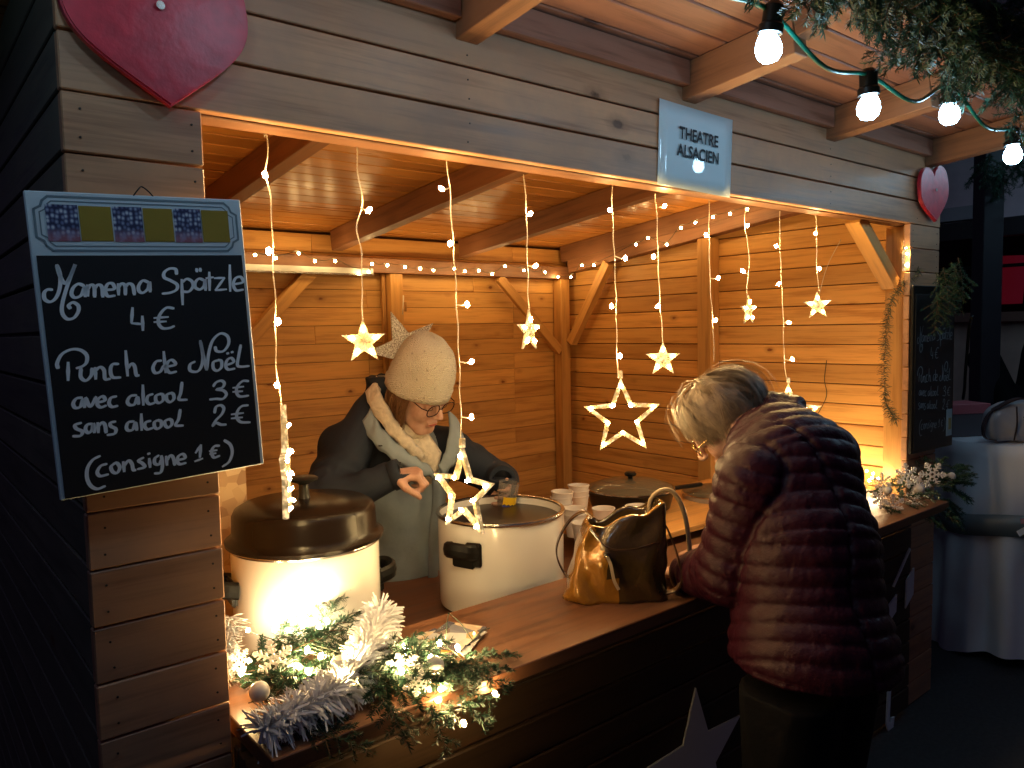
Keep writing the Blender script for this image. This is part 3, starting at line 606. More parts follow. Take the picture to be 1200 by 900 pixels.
pm = picture_mat(); om = plain('ochre_print', (.33, .23, .035), .35, var=.15, bumpscale=0)
for i in range(3):
    x = -.139 + i * .0935
    o = obj_py('printed_picture', [(0, 0, -.028), (.044, 0, -.028), (.044, 0, .028), (0, 0, .028)], [(0, 1, 2, 3)], pm, mb); o.location = (x, -.0009, .190)
    o = obj_py('ochre_panel', [(0, 0, -.026), (.046, 0, -.026), (.046, 0, .028), (0, 0, .028)], [(0, 1, 2, 3)], om, mb); o.location = (x + .0455, -.0009, .189)
V, F = ribbon(MENU_STROKES, .0029, -.0024); obj_py('handwriting', V, F, M['chalk'], mb)
tube('hanging_cord', catmull([(-.012, .002, .235), (-.004, -.003, .246), (.004, .004, .252), (.012, -.002, .244), (.02, .002, .236)], 6), .0012, M['black'], mb)
# ------------------------------------------------------------------ second board on the right pillar
b2 = thing('menu_board', 'narrow dim blackboard with faint chalk prices on the right pillar', 'menu board', (3.42, -.03, 1.445), 0)
b2.rotation_euler = (0, 0, R(-3))
box('board', (0, .006, 0), (.36, .012, .69), M['black'], b2, .002)
box('slate_panel', (0, -.001, -.01), (.33, .002, .64), M['slate'], b2, .0004)
M['faint'] = plain('faint_chalk', (.24, .28, .3), .9)
def shrink(rows, sx, sy, dx, dy): return [[(x * sx + dx, y * sy + dy) for x, y in st] for st in rows]
V, F = ribbon(shrink(MENU_STROKES, .98, 1.28, 0, 18), .0022, -.0026); obj_py('handwriting', V, F, M['faint'], b2)
box('price_note', (.137, -.004, -.24), (.05, .002, .115), plain('pale_blue_note', (.35, .5, .55), .4), b2, .0005)
box('price_note_picture', (.142, -.0055, -.245), (.025, .001, .05), plain('ochre_note_print', (.4, .33, .12), .4), b2, 0)
# cut-out shapes on the counter front
M['dimwhite'] = plain('white_painted_cutout', (.8, .82, .84), .6)
def cutout(lab, pts, x, z, name='wooden_cutout', cat='decoration'):
    o = prism(name, pts, .006, M['dimwhite'], None); o.location = (x, -.033, z); return tag(o, lab, cat)
so = star_outline(.235, .1)
cutout('large white wooden star fixed to the counter front beside the customer', so, 1.80, .345, 'wooden_star')
cutout('slanting pale stick on the dark counter front at the right', [(-.1, -.06), (-.09, -.066), (.055, .06), (.045, .068)], 3.17, .65, 'wooden_stick')
cutout('pale square cut-out right of the stick on the counter front', [(-.03, -.075), (.04, -.03), (.045, .08), (-.025, .04)], 3.215, .545)
cutout('small pale square cut-out below the stick on the counter front', [(-.03, -.055), (.04, -.02), (.045, .05), (-.025, .02)], 3.06, .50)
cc = [(.03, .12), (-.02, .06), (-.03, -.09), (-.01, -.13), (.03, -.12), (.04, -.08), (.015, -.075), (.01, -.095), (-.005, -.085), (.005, .04), (.05, .09)]
cutout('pale hook shaped cut-out low on the counter front behind the customer', cc, 3.06, .12)
# glitter star on the back wall
def glitter():
    m, nt, b = newmat('silver_glitter')
    v, rnd, raw = coords(nt); vo = nt.nodes.new('ShaderNodeTexVoronoi'); vo.inputs['Scale'].default_value = 260; nt.links.new(raw, vo.inputs['Vector'])
    c = ramp(nt, vo.outputs['Color'], [(.3, (.30, .24, .22)), (.8, (.85, .8, .78))]); nt.links.new(c, b.inputs['Base Color'])
    b.inputs['Metallic'].default_value = .85; b.inputs['Roughness'].default_value = .3
    nm = nt.nodes.new('ShaderNodeMixRGB')
    bump(nt, b, vo.outputs['Color'], 1.0, .004); return m
gs = thing('glitter_star', 'silver glitter star hanging on the back wall behind the knitted hat', 'star decoration', (2.13, 2.12, 1.585))
o = prism('star_plate', star_outline(.21, .085), .012, glitter(), gs, .002); o.rotation_euler = (0, R(-21), R(-10)); o.location = (.0, -.05, -.03)
tube('hanging_loop', [(.0, -.03, .15), (.012, -.02, .2), (.02, -.01, .25)], .004, M['wire'], gs)
box('peg', (.015, -.035, .19), (.012, .012, .05), M['beam'], gs, .002)
# ================================================================== COOKERS, PANS, CUPS
def cooker(label, x, y, r, z0, z1, lid):
    t = thing('cooker', label, 'cooker', (x, y, z0))
    h = z1 - z0
    prof = [(0, 0), (r - .01, 0), (r, .012), (r, h - .012)]
    lathe('pot_body', [(0, .002), (r - .012, .002), (r - .002, .01), (r, .02), (r, h - .01), (r - .001, h), (r - .004, h), (r - .006, h - .01), (r - .008, .05), (0, .05)], M['white'], t, 96)
    lathe('rim', [(r - .006, h - .001), (r - .006, h + .004), (r + .004, h + .005), (r + .006, h), (r + .004, h - .005), (r + .0005, h - .005)], M['steel'], t, 96)
    return t, h
c1, h = cooker('white enamel cooker with a tall dark brown lid at the left end of the hatch', .797, .40, .180, .815, 1.135, True)
r = .180
lid = lathe('lid', [(r + .012, h + .004), (r + .013, h + .012), (r + .002, h + .02), (r - .004, h + .03), (r - .006, h + .072), (r - .012, h + .085), (r - .028, h + .094), (.06, h + .102), (0, h + .104)], M['glass_lid'], c1, 96)
kn = lathe('lid_knob', [(.016, h + .10), (.013, h + .112), (.012, h + .138), (.02, h + .143), (.034, h + .148), (.036, h + .153), (.03, h + .157), (0, h + .159)], M['black'], lid, 32)
def side_handle(parent, r, z, ang, m):
    hd = bmesh.new()
    # D-shaped bracket
    pts = [(-.045, 0), (-.04, .035), (-.02, .045), (.02, .045), (.04, .035), (.045, 0)]
    V = []; F = []
    path = [Vector((0, 0, 0))]
    vs, fs = tube_data(catmull([(r - .004, -.045, 0), (r + .03, -.04, .004), (r + .042, -.015, .006), (r + .042, .015, .006), (r + .03, .04, .004), (r - .004, .045, 0)], 5), .0105, 8)
    vs = [(v[0], v[1], v[2] * 2.0) for v in vs]
    b2_, f2 = [], []
    hd.free()
    bb = bmesh.new(); bm_box(bb, (r + .004, 0, -.012), (.012, .075, .06)); bmesh.ops.bevel(bb, geom=bb.edges[:], offset=.004, segments=2, affect='EDGES')
    V1 = [v.co.copy() for v in bb.verts]; bb.verts.index_update(); F1 = [tuple(v.index for v in f.verts) for f in bb.faces]; bb.free()
    V, F = merge([(vs, fs), (V1, F1)])
    o = obj_py('handle', V, F, m, parent); o.location = (0, 0, z); o.rotation_euler = (0, 0, R(ang)); return o
side_handle(c1, .18, .232, 172, M['black']); side_handle(c1, .18, .2, -8, M['black'])
c2, h2 = cooker('open white enamel cooker full of dark punch in front of the stall keeper', 1.44, .425, .192, .815, 1.096, False)
pn = plain('dark_punch', (.010, .005, .003), .3)
lathe('punch', [(0, h2 - .022), (.184, h2 - .022)], pn, c2, 64)
o = side_handle(c2, .192, .2, 198, M['black']); o.scale = (1, 1, 1.1)
side_handle(c2, .192, .2, 18, M['black'])
box('handle_plate', (.192 * math.cos(R(208)) * 1.02, .192 * math.sin(R(208)) * 1.02, .195), (.012, .05, .07), M['black'], c2, .005, (0, 0, R(208)))
# pans
SH = .897
pa = thing('frying_pan', 'black frying pan with a glass lid on the shelf behind the handbag', 'pan', (2.36, .72, SH))
lathe('pan_body', [(0, .0), (.13, 0), (.145, .01), (.163, .075), (.166, .078), (.163, .08), (.158, .075), (.14, .014), (0, .01)], M['black'], pa, 64).scale = (1.1, 1.1, 1.05)
def glassm():
    m, nt, b = newmat('tempered_glass_lid'); b.inputs['Base Color'].default_value = (.9, .85, .75, 1); b.inputs['Roughness'].default_value = .08; b.inputs['Transmission Weight'].default_value = .55; b.inputs['IOR'].default_value = 1.3
    b.inputs['Base Color'].default_value = (.30, .25, .17, 1); return m
M['lidglass'] = glassm()
l2 = lathe('glass_lid', [(.160, .082), (.150, .092), (.11, .106), (.06, .114), (0, .117), (0, .114), (.06, .111), (.11, .103), (.15, .089), (.157, .080)], M['lidglass'], pa, 64); l2.scale = (1.1, 1.1, 1.08); l2.location = (0, 0, -.002)
lathe('lid_rim', [(.158, .079), (.164, .081), (.164, .086), (.158, .086)], M['steel'], l2, 64)
lathe('lid_knob', [(.009, .117), (.009, .126), (.021, .13), (.023, .137), (.018, .143), (0, .144)], M['black'], l2, 24)
o = beam('pan_handle', (.16, -.05, .062), (.33, -.11, .07), .026, .015, M['black'], pa, bevel=.005)
p2_ = thing('stew_pot', 'grey stew pot with a glass lid between the handbag and the customer', 'pot', (2.80, .60, .815))
lathe('pot_body', [(0, 0), (.15, 0), (.158, .01), (.158, .095), (.162, .1), (.156, .1), (.152, .095), (.15, .01), (0, .01)], plain('grey_enamel', (.42, .42, .43), .25), p2_, 64)
l3 = lathe('glass_lid', [(.158, .101), (.15, .109), (.1, .122), (.05, .129), (0, .131), (0, .128), (.05, .126), (.1, .119), (.15, .106), (.156, .099)], M['lidglass'], p2_, 64)
lathe('lid_rim', [(.155, .098), (.161, .1), (.161, .105), (.155, .105)], M['steel'], l3, 64)
lathe('lid_knob', [(.009, .13), (.009, .139), (.02, .143), (.022, .152), (.017, .158), (0, .159)], M['black'], l3, 24)
def cup_mesh():
    return [(0, .003), (.026, .003), (.028, 0), (.030, 0), (.041, .078), (.0435, .080), (.0435, .083), (.040, .083), (.0395, .079), (.0285, .006), (0, .006)]
cups = [((1.80, .70), 3, 'stack of white paper cups just behind the rim of the open cooker'),
        ((1.99, .74), 3, 'stack of white paper cups in the middle of the shelf'),
        ((2.12, .78), 3, 'stack of white paper cups beside the frying pan'),
        ((1.90, .575), 2, 'white cups at the front left of the shelf beside the open cooker'),
        ((2.035, .56), 1, 'low white cup in front of the frying pan'),
        ((2.15, .50), 1, 'white cup half hidden behind the handbag'),
        ((1.83, .46), 1, 'white cup seen through the handbag strap beside the cooker')]
first = None
for (x, y), n, lab in cups:
    for k in range(n):
        nm = lab if n == 1 else ('topmost cup of the ' + lab if k == n - 1 else ('lowest' if k == 0 else 'middle') + ' cup of the ' + lab)
        nm = nm.replace('cups at the', 'cup pair at the')
        if first is None: first = lathe('paper_cup', cup_mesh(), M['cup'], None, 40); o = first
        else: o = first.copy(); col.objects.link(o)
        o.location = (x + random.uniform(-.002, .002), y, SH + k * .021); o.rotation_euler = (random.uniform(-.03, .03), random.uniform(-.03, .03), 0)
        tag(o, ' '.join(nm.split()[:16]), 'cup', 'white paper cups on the shelf')
# ================================================================== LEAFLETS
def leaflet_mat():
    m, nt, b = newmat('printed_leaflet')
    v, rnd, raw = coords(nt)
    tc = nt.nodes.new('ShaderNodeTexCoord'); vo = nt.nodes.new('ShaderNodeTexVoronoi'); vo.inputs['Scale'].default_value = 22; nt.links.new(raw, vo.inputs['Vector'])
    c = ramp(nt, vo.outputs['Color'], [(.25, (.03, .035, .06)), (.5, (.08, .07, .1)), (.62, (.45, .25, .06)), (.75, (.5, .5, .52)), (.85, (.05, .05, .1))])
    nt.links.new(c, b.inputs['Base Color']); b.inputs['Roughness'].default_value = .15; b.inputs['Coat Weight'].default_value = .5; return m
lm = leaflet_mat()
pos = [(.985, .035, 28, 'topmost glossy leaflet of the pile on the counter'), (.975, .03, 20, 'second leaflet of the fanned pile on the counter'), (.985, .025, 35, 'third leaflet of the pile, turned the most'), (.93, .055, 12, 'lowest dark leaflet sticking out towards the garland')]
for i, (x, y, a, lab) in enumerate(pos):
    bm = bmesh.new(); bm_box(bm, (0, 0, 0), (.148, .105, .0016)); o = obj_bm('leaflet', bm, lm); o.location = (x, y, .9425 - i * .0032); o.rotation_euler = (0, 0, R(a)); tag(o, lab, 'leaflet', 'leaflets piled on the counter')
# ================================================================== HANDBAG
def patent(name, c, rough=.16):
    m, nt, b = newmat(name); v, rnd, raw = coords(nt)
    n = noise_t(nt, raw, 26, 4); b.inputs['Base Color'].default_value = (*c, 1); b.inputs['Roughness'].default_value = rough
    b.inputs['Coat Weight'].default_value = .7; b.inputs['Coat Roughness'].default_value = .1; b.inputs['Metallic'].default_value = .25
    bump(nt, b, n, .8, .006); return m
M['gold'] = patent('gold_patent_leather', (.32, .145, .018)); M['olive'] = patent('dark_olive_patent_leather', (.06, .036, .012), .2)
M['strap'] = patent('dark_brown_strap', (.06, .03, .015), .3)
bag = thing('handbag', 'shiny gold and dark olive handbag standing open on the counter', 'handbag', (1.485, -.005, .9295), R(-39.5))
nu, nv = 64, 26
bm = bmesh.new(); ring = []
for j in range(nv + 1):
    t = j / nv
    W_ = .128 - .006 * t + .006 * math.sin(t * 3.1) + .012 * math.exp(-t * 9); D_ = .068 - .020 * t
    cxs = .0 + .012 * t
    row = []
    for i in range(nu):
        a = 2 * math.pi * i / nu; ca, sa = math.cos(a), math.sin(a); e = .55
        x = W_ * math.copysign(abs(ca) ** e, ca); y = D_ * math.copysign(abs(sa) ** e, sa)
        if x < 0: x *= (1 - .30 * t ** 1.2)            # narrower gathered top on the gold side
        x += cxs; z = .228 * t - .012 * max(0, -x / .1) * t
        z -= .016 * math.sin(max(0, min(1, (x + .1) / .2)) * math.pi) * t ** 3
        if t > .8: z += (t - .8) / .2 * (.018 * (x / .1) - .012 * (1 - abs(y) / .05) + .01 * math.sin(x * 55))
        fold = .010 * math.sin(x * 62 + 3.5 * math.sin(z * 16)) * (1 if x < -.01 else .45) + .004 * noise.noise(Vector((x * 30, y * 30, z * 22)))
        y += (fold + .012 * math.sin(t * 3.0)) * (1 if sa > 0 else -1); x += .006 * noise.noise(Vector((z * 25, a * 2, 3))) * (1 if ca > 0 else -1)
        row.append(bm.verts.new((x, y, z)))
    ring.append(row)
for j in range(nv):
    for i in range(nu):
        f = bm.faces.new((ring[j][i], ring[j][(i + 1) % nu], ring[j + 1][(i + 1) % nu], ring[j + 1][i])); f.smooth = True
        c = f.calc_center_median(); f.material_index = 0 if c.x < (.012 - .078 * (c.z / .228)) else 1
# inner lining down into the bag
prev = ring[nv]
for q, (sc_, dz) in enumerate(((.93, .003), (.9, -.01), (.85, -.07))):
    nr = [bm.verts.new((v.co.x * sc_, v.co.y * sc_, v.co.z + dz)) for v in ring[nv]]
    for i in range(nu):
        f = bm.faces.new((prev[i], prev[(i + 1) % nu], nr[(i + 1) % nu], nr[i])); f.smooth = True; f.material_index = 0 if q < 1 else 1
    prev = nr
f = bm.faces.new(prev); f.material_index = 1
f = bm.faces.new(list(reversed(ring[0]))); f.material_index = 1
me = bpy.data.meshes.new('bag_body'); bm.to_mesh(me); bm.free(); link('bag_body', me, None, bag, [M['gold'], M['olive']])
def band(name, pts, w, t, m, parent, up=(0, 1, 0)):
    P = catmull(pts, 8); V = []; F = []; n = len(P); up = Vector(up)
    for i in range(n):
        tt = Vector(tuple(P[min(i + 1, n - 1)] - P[max(i - 1, 0)])).normalized(); s_ = up - tt * up.dot(tt); s_.normalize(); nn = tt.cross(s_); p = Vector(tuple(P[i]))
        V += [p + s_ * w / 2 + nn * t / 2, p - s_ * w / 2 + nn * t / 2, p - s_ * w / 2 - nn * t / 2, p + s_ * w / 2 - nn * t / 2]
    for i in range(n - 1):
        for k in range(4): F.append((4 * i + k, 4 * i + (k + 1) % 4, 4 * i + 4 + (k + 1) % 4, 4 * i + 4 + k))
    F += [(3, 2, 1, 0), (4 * n - 4, 4 * n - 3, 4 * n - 2, 4 * n - 1)]
    return obj_py(name, V, F, m, parent)
band('left_strap', [(-.055, -.02, .215), (-.08, .0, .228), (-.115, .01, .205), (-.148, .01, .15), (-.152, .005, .105), (-.13, -.01, .06), (-.105, -.02, .05)], .022, .004, M['strap'], bag)
band('right_strap', [(.115, -.02, .222), (.135, -.03, .19), (.155, -.03, .14), (.168, -.03, .09), (.172, -.035, .055), (.155, -.04, .025), (.11, -.04, .012), (.06, -.05, .01)], .02, .004, M['strap'], bag)
tube('round_handle', catmull([(.10, .03, .215), (.105, .03, .25), (.125, .03, .272), (.155, .03, .276), (.18, .03, .25), (.198, .03, .2), (.208, .03, .13), (.21, .03, .08)], 8), .0065, plain('tan_leather_cord', (.40, .29, .16), .35), bag, 10)
band('front_seam', [(-.07, -.062, .20), (-.03, -.078, .155), (.03, -.079, .146), (.10, -.062, .158), (.118, -.04, .162)], .004, .006, M['strap'], bag, (0, 0, 1))
band('zip_pull', [(-.03, -.08, .135), (-.02, -.086, .11), (-.012, -.089, .07), (.0, -.088, .045)], .008, .003, plain('beige_pull', (.45, .33, .2), .4), bag, (1, 0, 0))
lathe('buckle', [(.004, -.003), (.008, -.003), (.008, .003), (.004, .003), (.004, -.003)], M['steel'], bag, 16).location = (-.03, -.083, .137)
# ================================================================== FIR, TINSEL, SNOWFLAKES
def needle_mat(name, c, c2):
    m, nt, b = newmat(name); v, rnd, raw = coords(nt); n = noise_t(nt, raw, 40, 2)
    nt.links.new(ramp(nt, n, [(.3, c), (.7, c2)]), b.inputs['Base Color']); b.inputs['Roughness'].default_value = .5; b.inputs['Specular IOR Level'].default_value = .35; return m
M['fir'] = needle_mat('fir_needles', (.010, .042, .030), (.032, .085, .048)); M['twig'] = plain('twig_bark', (.09, .05, .03), .8)
def fir_mesh(L, seed, dens=1.0, nl=.020):
    rn = random.Random(seed); V = []; F = []
    twigs = [([Vector((0, 0, 0)), Vector((L * .5, 0, .01)), Vector((L, 0, -.01 * rn.random()))], 1)]
    k = 0; s = .12
    while s < .92:
        side = 1 if k % 2 else -1
        p = Vector((L * s, 0, .008)); l = L * (.42 - .3 * s) * rn.uniform(.8, 1.2)
        a = R(rn.uniform(42, 60)) * side; d = Vector((math.cos(a), math.sin(a), rn.uniform(-.25, .25)))
        twigs.append(([p, p + d * l * .5, p + d * l + Vector((0, 0, -.006))], .8)); s += .095; k += 1
    TV = []; 
    for pts, sc in twigs:
        P = catmull(pts, 5); TV.append(tube_data(P, [.0016 * (1 - .6 * i / len(P)) for i in range(len(P))], 4))
        for a, b in zip(P[:-1], P[1:]):
            a = Vector(tuple(a)); b = Vector(tuple(b)); t = (b - a); sl = t.length; t.normalize()
            u = t.orthogonal().normalized(); w_ = t.cross(u)
            for q in range(max(1, int(sl / .0016 * dens * 1.5))):
                p = a + (b - a) * rn.random(); th = rn.uniform(0, 2 * math.pi)
                o_ = (u * math.cos(th) + w_ * math.sin(th)); o_.z *= .6; d = (o_ + t * rn.uniform(.2, .75)).normalized()
                l = nl * sc * rn.uniform(.75, 1.15); wd = t.cross(d).normalized() * .00105
                n0 = len(V); V += [p - wd, p + wd, p + d * l * .6 + wd * 1.1, p + d * l, p + d * l * .6 - wd * 1.1]; F += [(n0, n0 + 1, n0 + 2, n0 + 4), (n0 + 4, n0 + 2, n0 + 3)]
    nf = len(F); TVv, TF = merge(TV); o = len(V); V += TVv; F += [tuple(i + o for i in f) for f in TF]
    me = bpy.data.meshes.new('fir_branch'); me.from_pydata([tuple(v) for v in V], [], F); me.materials.append(M['fir']); me.materials.append(M['twig'])
    me.polygons.foreach_set('material_index', [0] * nf + [1] * (len(F) - nf)); me.update(); return me
firs = [fir_mesh(.2, 1), fir_mesh(.17, 2), fir_mesh(.24, 3, .9)]
def fir(parent, p, rz_, ry, rx=0, s=1.0, k=None):
    o = bpy.data.objects.new('fir_branch', firs[random.randrange(3) if k is None else k]); col.objects.link(o); o.parent = parent
    o.location = rel(p, parent); o.rotation_euler = Euler((R(rx), R(ry), R(rz_)), 'XYZ'); o.scale = (s, s, s); return o
def leds_at(parent, pts, me=led_me):
    for p in pts: led(rel(p, parent), parent, me)
# counter garland
cg = thing('fir_garland', 'fir garland lying on the left end of the counter among lit bulbs', 'garland', (.72, .03, .932))
for (x, y, z, a, e, s) in [(.50, .12, .955, 20, -5, .9), (.50, .02, .95, -15, 3, .9), (.47, -.08, .945, -25, 6, .9), (.60, .12, .965, 10, -12, .9), (.62, .02, .96, -30, -6, 1), (.70, .15, .96, 40, -30, .85), (.62, -.03, .955, 140, -8, .8),
                           (.70, -.02, .96, -20, -8, 1), (.78, -.05, .96, -45, 8, .9), (.78, .0, .96, -20, -6, .7), (.72, -.07, .955, -60, 20, .9), (.83, -.10, .95, -70, 30, .85), (.84, -.07, .95, -40, 12, .7), (.88, -.1, .945, -75, 25, .65), (.79, -.12, .94, -95, 35, .75), (.72, .1, .96, 15, -18, .7), (.68, .04, .96, 80, -15, .9), (.54, -.12, .945, -50, 15, .6), (.56, .2, .96, 0, -10, .8)]:
    fir(cg, (x, y, z), a, e, random.uniform(-25, 25), s)
M['led_hot'] = emit('warm_led_cluster', (1, .74, .38), BULB * .7)
hot_me = ico('led_hot', .0052); hot_me.materials.append(M['led_hot'])
gls = thing('garland_light_string', 'tangled warm light string glowing in the counter garland', 'string light', (.72, .05, .985))
GL = [(.592, .262, .995), (.634, .215, 1.0), (.660, .205, .995), (.688, .19, 1.0), (.705, .195, 1.005), (.722, .19, 1.0), (.713, .16, 1.0), (.74, .175, 1.0), (.70, .175, 1.015), (.73, .16, 1.012), (.69, .205, 1.02), (.65, .084, .99), (.658, .037, .99), (.604, .02, .99), (.608, -.012, .99), (.511, .084, .985),
      (.701, -.035, .99), (.69, -.03, 1.0), (.712, -.02, .995), (.70, -.05, .998), (.645, -.082, .99), (.818, -.029, .985), (.798, -.062, .985), (.883, -.062, .985), (.91, -.09, .975), (.826, -.114, .985), (.750, -.126, .985), (.80, -.178, .93), (.812, -.17, .945), (.85, -.19, .87), (.93, -.19, .905)]
leds_at(gls, GL[11:16] + GL[20:], led_me); leds_at(gls, GL[:11] + GL[16:20], hot_me)
ordr = sorted(GL, key=lambda p: p[0] + .3 * p[1]); tube('wire', catmull([rel((p[0] + random.uniform(-.01, .01), p[1], p[2] - .006), gls) for p in ordr], 4), .0012, M['dark_wire'], gls, 5)
for a, b in (((.90, -.06, .985), (.93, -.03, 1.03)), ((.93, -.03, 1.03), (.95, -.09, .98)), ((.95, -.09, .98), (.99, -.10, 1.0))):
    tube('wire_loop', [rel(a, gls), rel(((a[0] + b[0]) / 2, (a[1] + b[1]) / 2, (a[2] + b[2]) / 2 + .008), gls), rel(b, gls)], .0012, M['dark_wire'], gls, 5)
def tinsel_mat():
    m, nt, b = newmat('white_tinsel'); b.inputs['Base Color'].default_value = (.85, .86, .9, 1); b.inputs['Roughness'].default_value = .35
    return m
M['tinsel'] = tinsel_mat()
def tinsel(name, label, pts, rad, dens, m, cat='tinsel', wd=.0011):
    P = catmull(pts, 10); V = []; F = []; rn = random.Random(5)
    for a, b in zip(P[:-1], P[1:]):
        a = Vector(tuple(a)); b = Vector(tuple(b)); t = b - a; L = t.length; t.normalize(); u = t.orthogonal().normalized(); w_ = t.cross(u)
        for q in range(int(L * dens)):
            p = a + (b - a) * rn.random(); th = rn.uniform(0, 2 * math.pi); d = (u * math.cos(th) + w_ * math.sin(th) + t * rn.uniform(-.5, .5)).normalized(); l = rad * rn.uniform(.55, 1.1)
            s_ = d.cross(t).normalized() * wd; s_ = (s_ + t * rn.uniform(-wd, wd)); bend = Vector((0, 0, -.15 * l)) + t * rn.uniform(-.2, .2) * l
            n0 = len(V); V += [p - s_, p + s_, p + d * l * .55 + s_, p + d * l * .55 - s_, p + d * l + bend + s_ * .8, p + d * l + bend - s_ * .8]; F += [(n0, n0 + 1, n0 + 2, n0 + 3), (n0 + 3, n0 + 2, n0 + 4, n0 + 5)]
    o = obj_py(name, V, F, m); return tag(o, label, cat)
M['needle_extra'] = None
for _ in range(30):
    gx_ = random.uniform(.5, .92)
    fir(cg, (gx_, random.uniform(-.13, .16 if gx_ < .72 else -.07), random.uniform(.945, .97)), random.uniform(-110, 60), random.uniform(-22, 18), random.uniform(-30, 30), random.uniform(.55, .85))
tinsel('white_tinsel', 'thick white tinsel winding along the front edge of the counter garland', [(.475, -.11, .955), (.53, -.105, .965), (.60, -.095, .97), (.68, -.06, .975), (.74, .0, .98), (.79, .06, .985), (.84, .12, .985), (.87, .17, .99)], .056, 5600, M['tinsel'], wd=.0019)
tinsel('white_tinsel', 'short piece of white tinsel standing against the hatch jamb beside the lidded cooker', [(.50, .16, .95), (.525, .20, 1.0), (.54, .22, 1.05)], .04, 4500, M['tinsel'], wd=.0013)
def snowflake_mesh(r):
    V = []; F = []; 
    def bar(a, b, w_):
        a = Vector(a); b = Vector(b); t = (b - a).normalized(); n_ = Vector((-t.y, t.x)) * w_ / 2; o = len(V); d = .0016
        for y in (-d, d):
            for q in (a + n_, b + n_, b - n_, a - n_): V.append((q.x, y, q.y))
        F.extend([(o, o + 3, o + 2, o + 1), (o + 4, o + 5, o + 6, o + 7)] + [(o + i, o + (i + 1) % 4, o + 4 + (i + 1) % 4, o + 4 + i) for i in range(4)])
    for k in range(6):
        a = math.pi / 3 * k; d = Vector((math.cos(a), math.sin(a))); n_ = Vector((-d.y, d.x))
        bar(d * r * .12, d * r, r * .1)
        for q, l in ((.38, .2), (.62, .27), (.84, .16)):
            for s_ in (1, -1): bar(d * r * q, d * r * (q + l * .6) + n_ * s_ * r * l, r * .085)
        d2 = Vector((math.cos(a + math.pi / 3), math.sin(a + math.pi / 3))); bar(d * r * .24, d2 * r * .24, r * .09)
        for s_ in (1, -1): bar(d * r * .97 + n_ * s_ * r * .09, d * r * 1.05, r * .1)
    me = bpy.data.meshes.new('snowflake'); me.from_pydata(V, [], F); me.update(); me.materials.append(M['flake']); return me
M['flake'] = plain('white_glitter_flake', (.8, .78, .8), .45, bumpscale=200, bumpstr=.6)
fl = snowflake_mesh(.04)
def flake(label, p, s, e, grp=None, name='snowflake'):
    o = bpy.data.objects.new(name, fl); col.objects.link(o); o.location = p; o.scale = (s,) * 3; o.rotation_euler = Euler([R(q) for q in e], 'XYZ'); return tag(o, label, 'snowflake', grp)
flake('white snowflake standing in the fir left of the lit tangle', (.567, .05, 1.005), 1.05, (10, 20, -35))
flake('pale snowflake behind the bright bulbs at the right end of the counter garland', (.765, -.115, .99), .9, (30, 10, -35))
flake('small snowflake leaning against the round bauble at the right of the counter garland', (.77, -.155, .965), .75, (20, 40, -20))
flake('small snowflake lying at the far left edge of the counter garland', (.52, .11, 1.0), .6, (-10, 5, -50))
bmh = ico('bauble', .0175, 3); bmh.materials.append(plain('pearl_white_bauble', (.62, .6, .58), .3, var=.1))
def bauble(label, p, s=1.0):
    o = bpy.data.objects.new('bauble', bmh); col.objects.link(o); o.location = p; o.scale = (s,) * 3; return tag(o, label, 'bauble')
bauble('pearly white bauble under the left snowflake', (.515, .0, .975), 1.1); bauble('white bauble in the middle of the counter garland', (.672, -.02, .985), 1.15); bauble('white bauble near the leaflets', (.825, -.13, .975), 1.1)
# right end of the counter
rg = thing('fir_wreath', 'fir arrangement with snowflakes on the right end of the counter', 'wreath', (3.15, -.03, .932))
for (x, y, z, a, e, s) in [(2.95, .0, .96, 0, -10, .9), (3.0, -.04, .95, -30, -5, .9), (3.1, -.03, .965, 10, -15, 1), (3.2, -.05, .96, -20, -10, 1), (3.25, -.07, .96, 20, -35, .8), (3.35, -.08, .97, -15, -5, .95), (3.38, -.09, .95, -10, 20, .9), (3.35, -.08, .92, -25, 50, .9), (3.3, -.09, .99, 0, -50, .7), (3.15, -.1, .93, -60, 30, .8), (3.42, -.1, .9, -30, 65, .8), (2.9, -.05, .95, -80, 20, .7), (3.05, -.08, .94, -80, 30, .7), (3.47, -.09, .99, -5, -12, .8), (3.45, -.09, .96, -12, 8, .8), (3.40, -.09, .90, 0, 35, .9)]:
    fir(rg, (x, y, z), a, e, random.uniform(-30, 30), s)
for q, (x, z, s, lab) in enumerate([(2.885, 1.045, .75, 'leftmost snowflake, glowing over the hidden bulbs'), (3.07, 1.045, 1.0, 'upper middle snowflake of the right arrangement'), (3.285, 1.02, 1.1, 'right upper snowflake in front of the hatch post'), (3.20, .965, 1.0, 'middle snowflake overlapping its right upper neighbour'), (2.955, .945, .95, 'lowest snowflake nearest the customer\'s coat'), (3.09, .935, .85, 'small low snowflake in the middle of the arrangement'), (2.87, .985, .8, 'snowflake half hidden by the customer\'s back'), (3.15, 1.0, .8, 'snowflake behind the round bauble of the right arrangement')]):
    flake(lab, (x, -.07 - .008 * (q % 3), z), s * 1.15, (random.uniform(-15, 15), random.uniform(0, 50), -40 + random.uniform(-15, 15)))
bauble('white bauble dangling from the fir at the far right', (3.385, -.12, 1.003), 1.0); bauble('pale bauble among the right snowflakes', (3.13, -.10, .985), 1.1); bauble('white bauble beside the customer\'s back', (2.88, -.09, 1.015), .9)
rls = thing('wreath_light_string', 'bright cluster of warm bulbs hidden behind the right snowflakes', 'string light', (3.0, .12, .98))
leds_at(rls, [(2.95 + .042 * i + random.uniform(-.01, .01), .08 + random.uniform(-.02, .1), .975 + random.uniform(-.01, .035)) for i in range(9)], hot_me)
